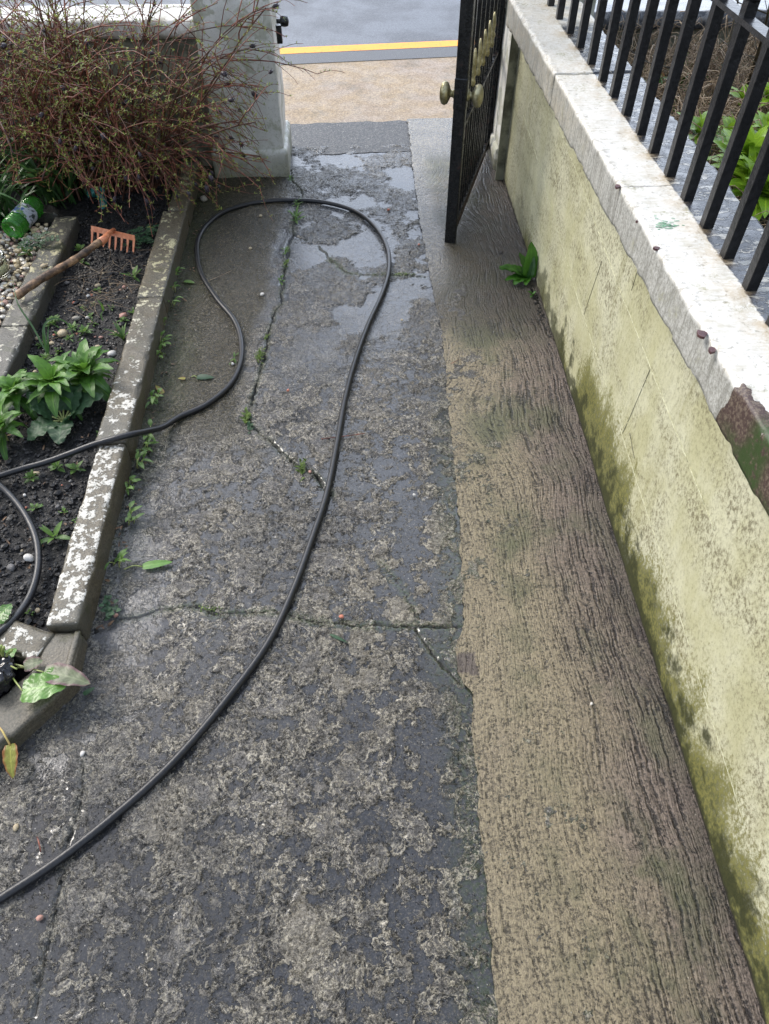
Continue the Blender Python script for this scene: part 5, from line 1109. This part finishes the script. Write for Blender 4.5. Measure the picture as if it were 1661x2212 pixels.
# ------------------------------------------------------------------ neighbour garden beyond the railing
NZ = .36
def nbz(P): P[:, 2] = NZ + fbm(P, 6, 3, 2) * .03 + fbm(P, 30, 2, 4) * .01; return P
ST(grid('neighbour_soil', np.arange(.92, 4.2, .03), np.arange(-.5, 3.95, .03), nbz, 'soil'))
ST(grid('neighbour_path', [2.47, 2.74], [-.5, 5.6], .432, 'slate'))
g1 = strands('dry_grass', 2600, (1.62, 2.75), (.40, .80), .30, .0016, 'straw', 'dead brown grass tangle in the neighbour garden beyond railing', 'grass', NZ + .02, 31, 1.3, .16, 'stuff')
mb = MB(); rr = random.Random(9)
for i in range(900):
    x_ = rr.uniform(1.0, 2.4); y_ = rr.uniform(1.3, 3.8); a = rr.uniform(0, 6.28); mb.leaf((x_, y_, NZ), a, rr.uniform(.08, .26), rr.uniform(.003, .007), rr.uniform(55, 88), rr.uniform(-30, 60), 'strap', .2, 0, None, 5)
tag(mb.build('green_grass', 'l_small'), 'thin green grass growing through the dead grass beyond railing', 'grass', kind='stuff')
for i, (x_, y_, lb) in enumerate([(1.75, 3.15, 'bare woody bush with upright green brown stems, farther one'), (1.78, 2.55, 'bare woody bush with upright stems behind bright leaves')]):
    E_ = tag(empty('bare_bush', (x_, y_, NZ)), lb, 'bush', 'bare bushes beyond the railing'); mb = MB()
    for k in range(16):
        a = rr.uniform(0, 6.28); b0 = np.array([x_ + rr.gauss(0, .15), y_ + rr.gauss(0, .2), NZ - .02]); d = np.array([math.cos(a) * .25, math.sin(a) * .25, 1]); d /= np.linalg.norm(d); L = rr.uniform(.4, .9); P_ = [b0]
        for q in range(8): d = d + np.array([rr.gauss(0, .07), rr.gauss(0, .07), 0]); d /= np.linalg.norm(d); P_.append(P_[-1] + d * L / 8)
        mb.tube(P_, [rr.uniform(.005, .011) * (1 - .06 * q) for q in range(9)], 6, False)
        for q in range(2): j = rr.randrange(2, 7); v = np.array([rr.gauss(0, 1), rr.gauss(0, 1), .5]); v /= np.linalg.norm(v); mb.tube([P_[j], P_[j] + v * .12, P_[j] + v * .22 + [0, 0, .03]], [.003, .002, .0012], 4, False)
    loc(mb.build('stems', 'bark', E_), E_)
for i, (D_, z_, n, L, lb) in enumerate([((1590, 372), .50, 22, .15, 'lush bright green leafy plant beyond railing, largest'), ((1535, 318), .48, 15, .11, 'bright green leafy plant beside the largest, farther along'), ((1640, 430), .50, 20, .14, 'bright green leafy plant at the right frame edge'), ((1650, 330), .50, 16, .13, 'green leafy plant behind the frame edge one'), ((1660, 235), .5, 12, .10, 'green leafy plant in the dead grass at the right')]):
    z_ += .06; p = G(*D_, z_); E_ = tag(empty('leafy_plant', tuple(p)), lb, 'plant', 'leafy plants beyond the railing')
    for k in range(3):
        q = p + [rr.gauss(0, .05), rr.gauss(0, .06), rr.uniform(-.02, .03)]; loc(rosette('f', q, n, L * 1.15, .052, 'l_nb', '', parent=E_, e0=(15, 80), e1=(-40, 45)), E_)
    mb = MB(); mb.tube([p - [0, 0, .16], p], .006, 6); loc(mb.build('stem', 'palestem', E_), E_)
p = G(1428, 175, .50); E_ = tag(empty('yellow_leaf_plant', tuple(p)), 'yellow and red tinged leaf standing in the dead grass', 'plant')
mb = MB(); mb.leaf(p - [0, 0, .03], 1.9, .11, .07, 60, 10, 'ovate', .2, .05, None, 10); loc(mb.build('leaf', 'l_worn', E_), E_); mb = MB(); mb.tube([p - [0, 0, .15], p - [0, 0, .03]], .003, 5); loc(mb.build('stalk', 'redstem', E_), E_)
for D_, lb in (((1462, 190), 'broad green leaf plant right of the yellow leaf'), ((1412, 200), 'broad green leaf plant left of the yellow leaf'), ((1475, 40), 'small green leaf plant near the black pot')):
    p = G(*D_, .46); rosette('broad_weed', p, 7, .10, .05, 'l_wallweed', lb, 'plant', 'broad leaved weeds beyond the railing', prof='ovate', e0=(20, 70))
pp = G(1400, 62, .46)
PT = tag(empty('plant_pot', (pp[0], pp[1] - .10, NZ)), 'round black plant pot in the dead grass beyond the railing', 'pot')
mb = MB(); mb.lathe([(.10, 0), (.14, .10), (.155, .115), (.155, .13), (.140, .13), (.135, .10), (.01, .09)], ((0, 0, 0), (0, 0, 1)), 40, False); mb.build('pot_body', 'pot', PT)
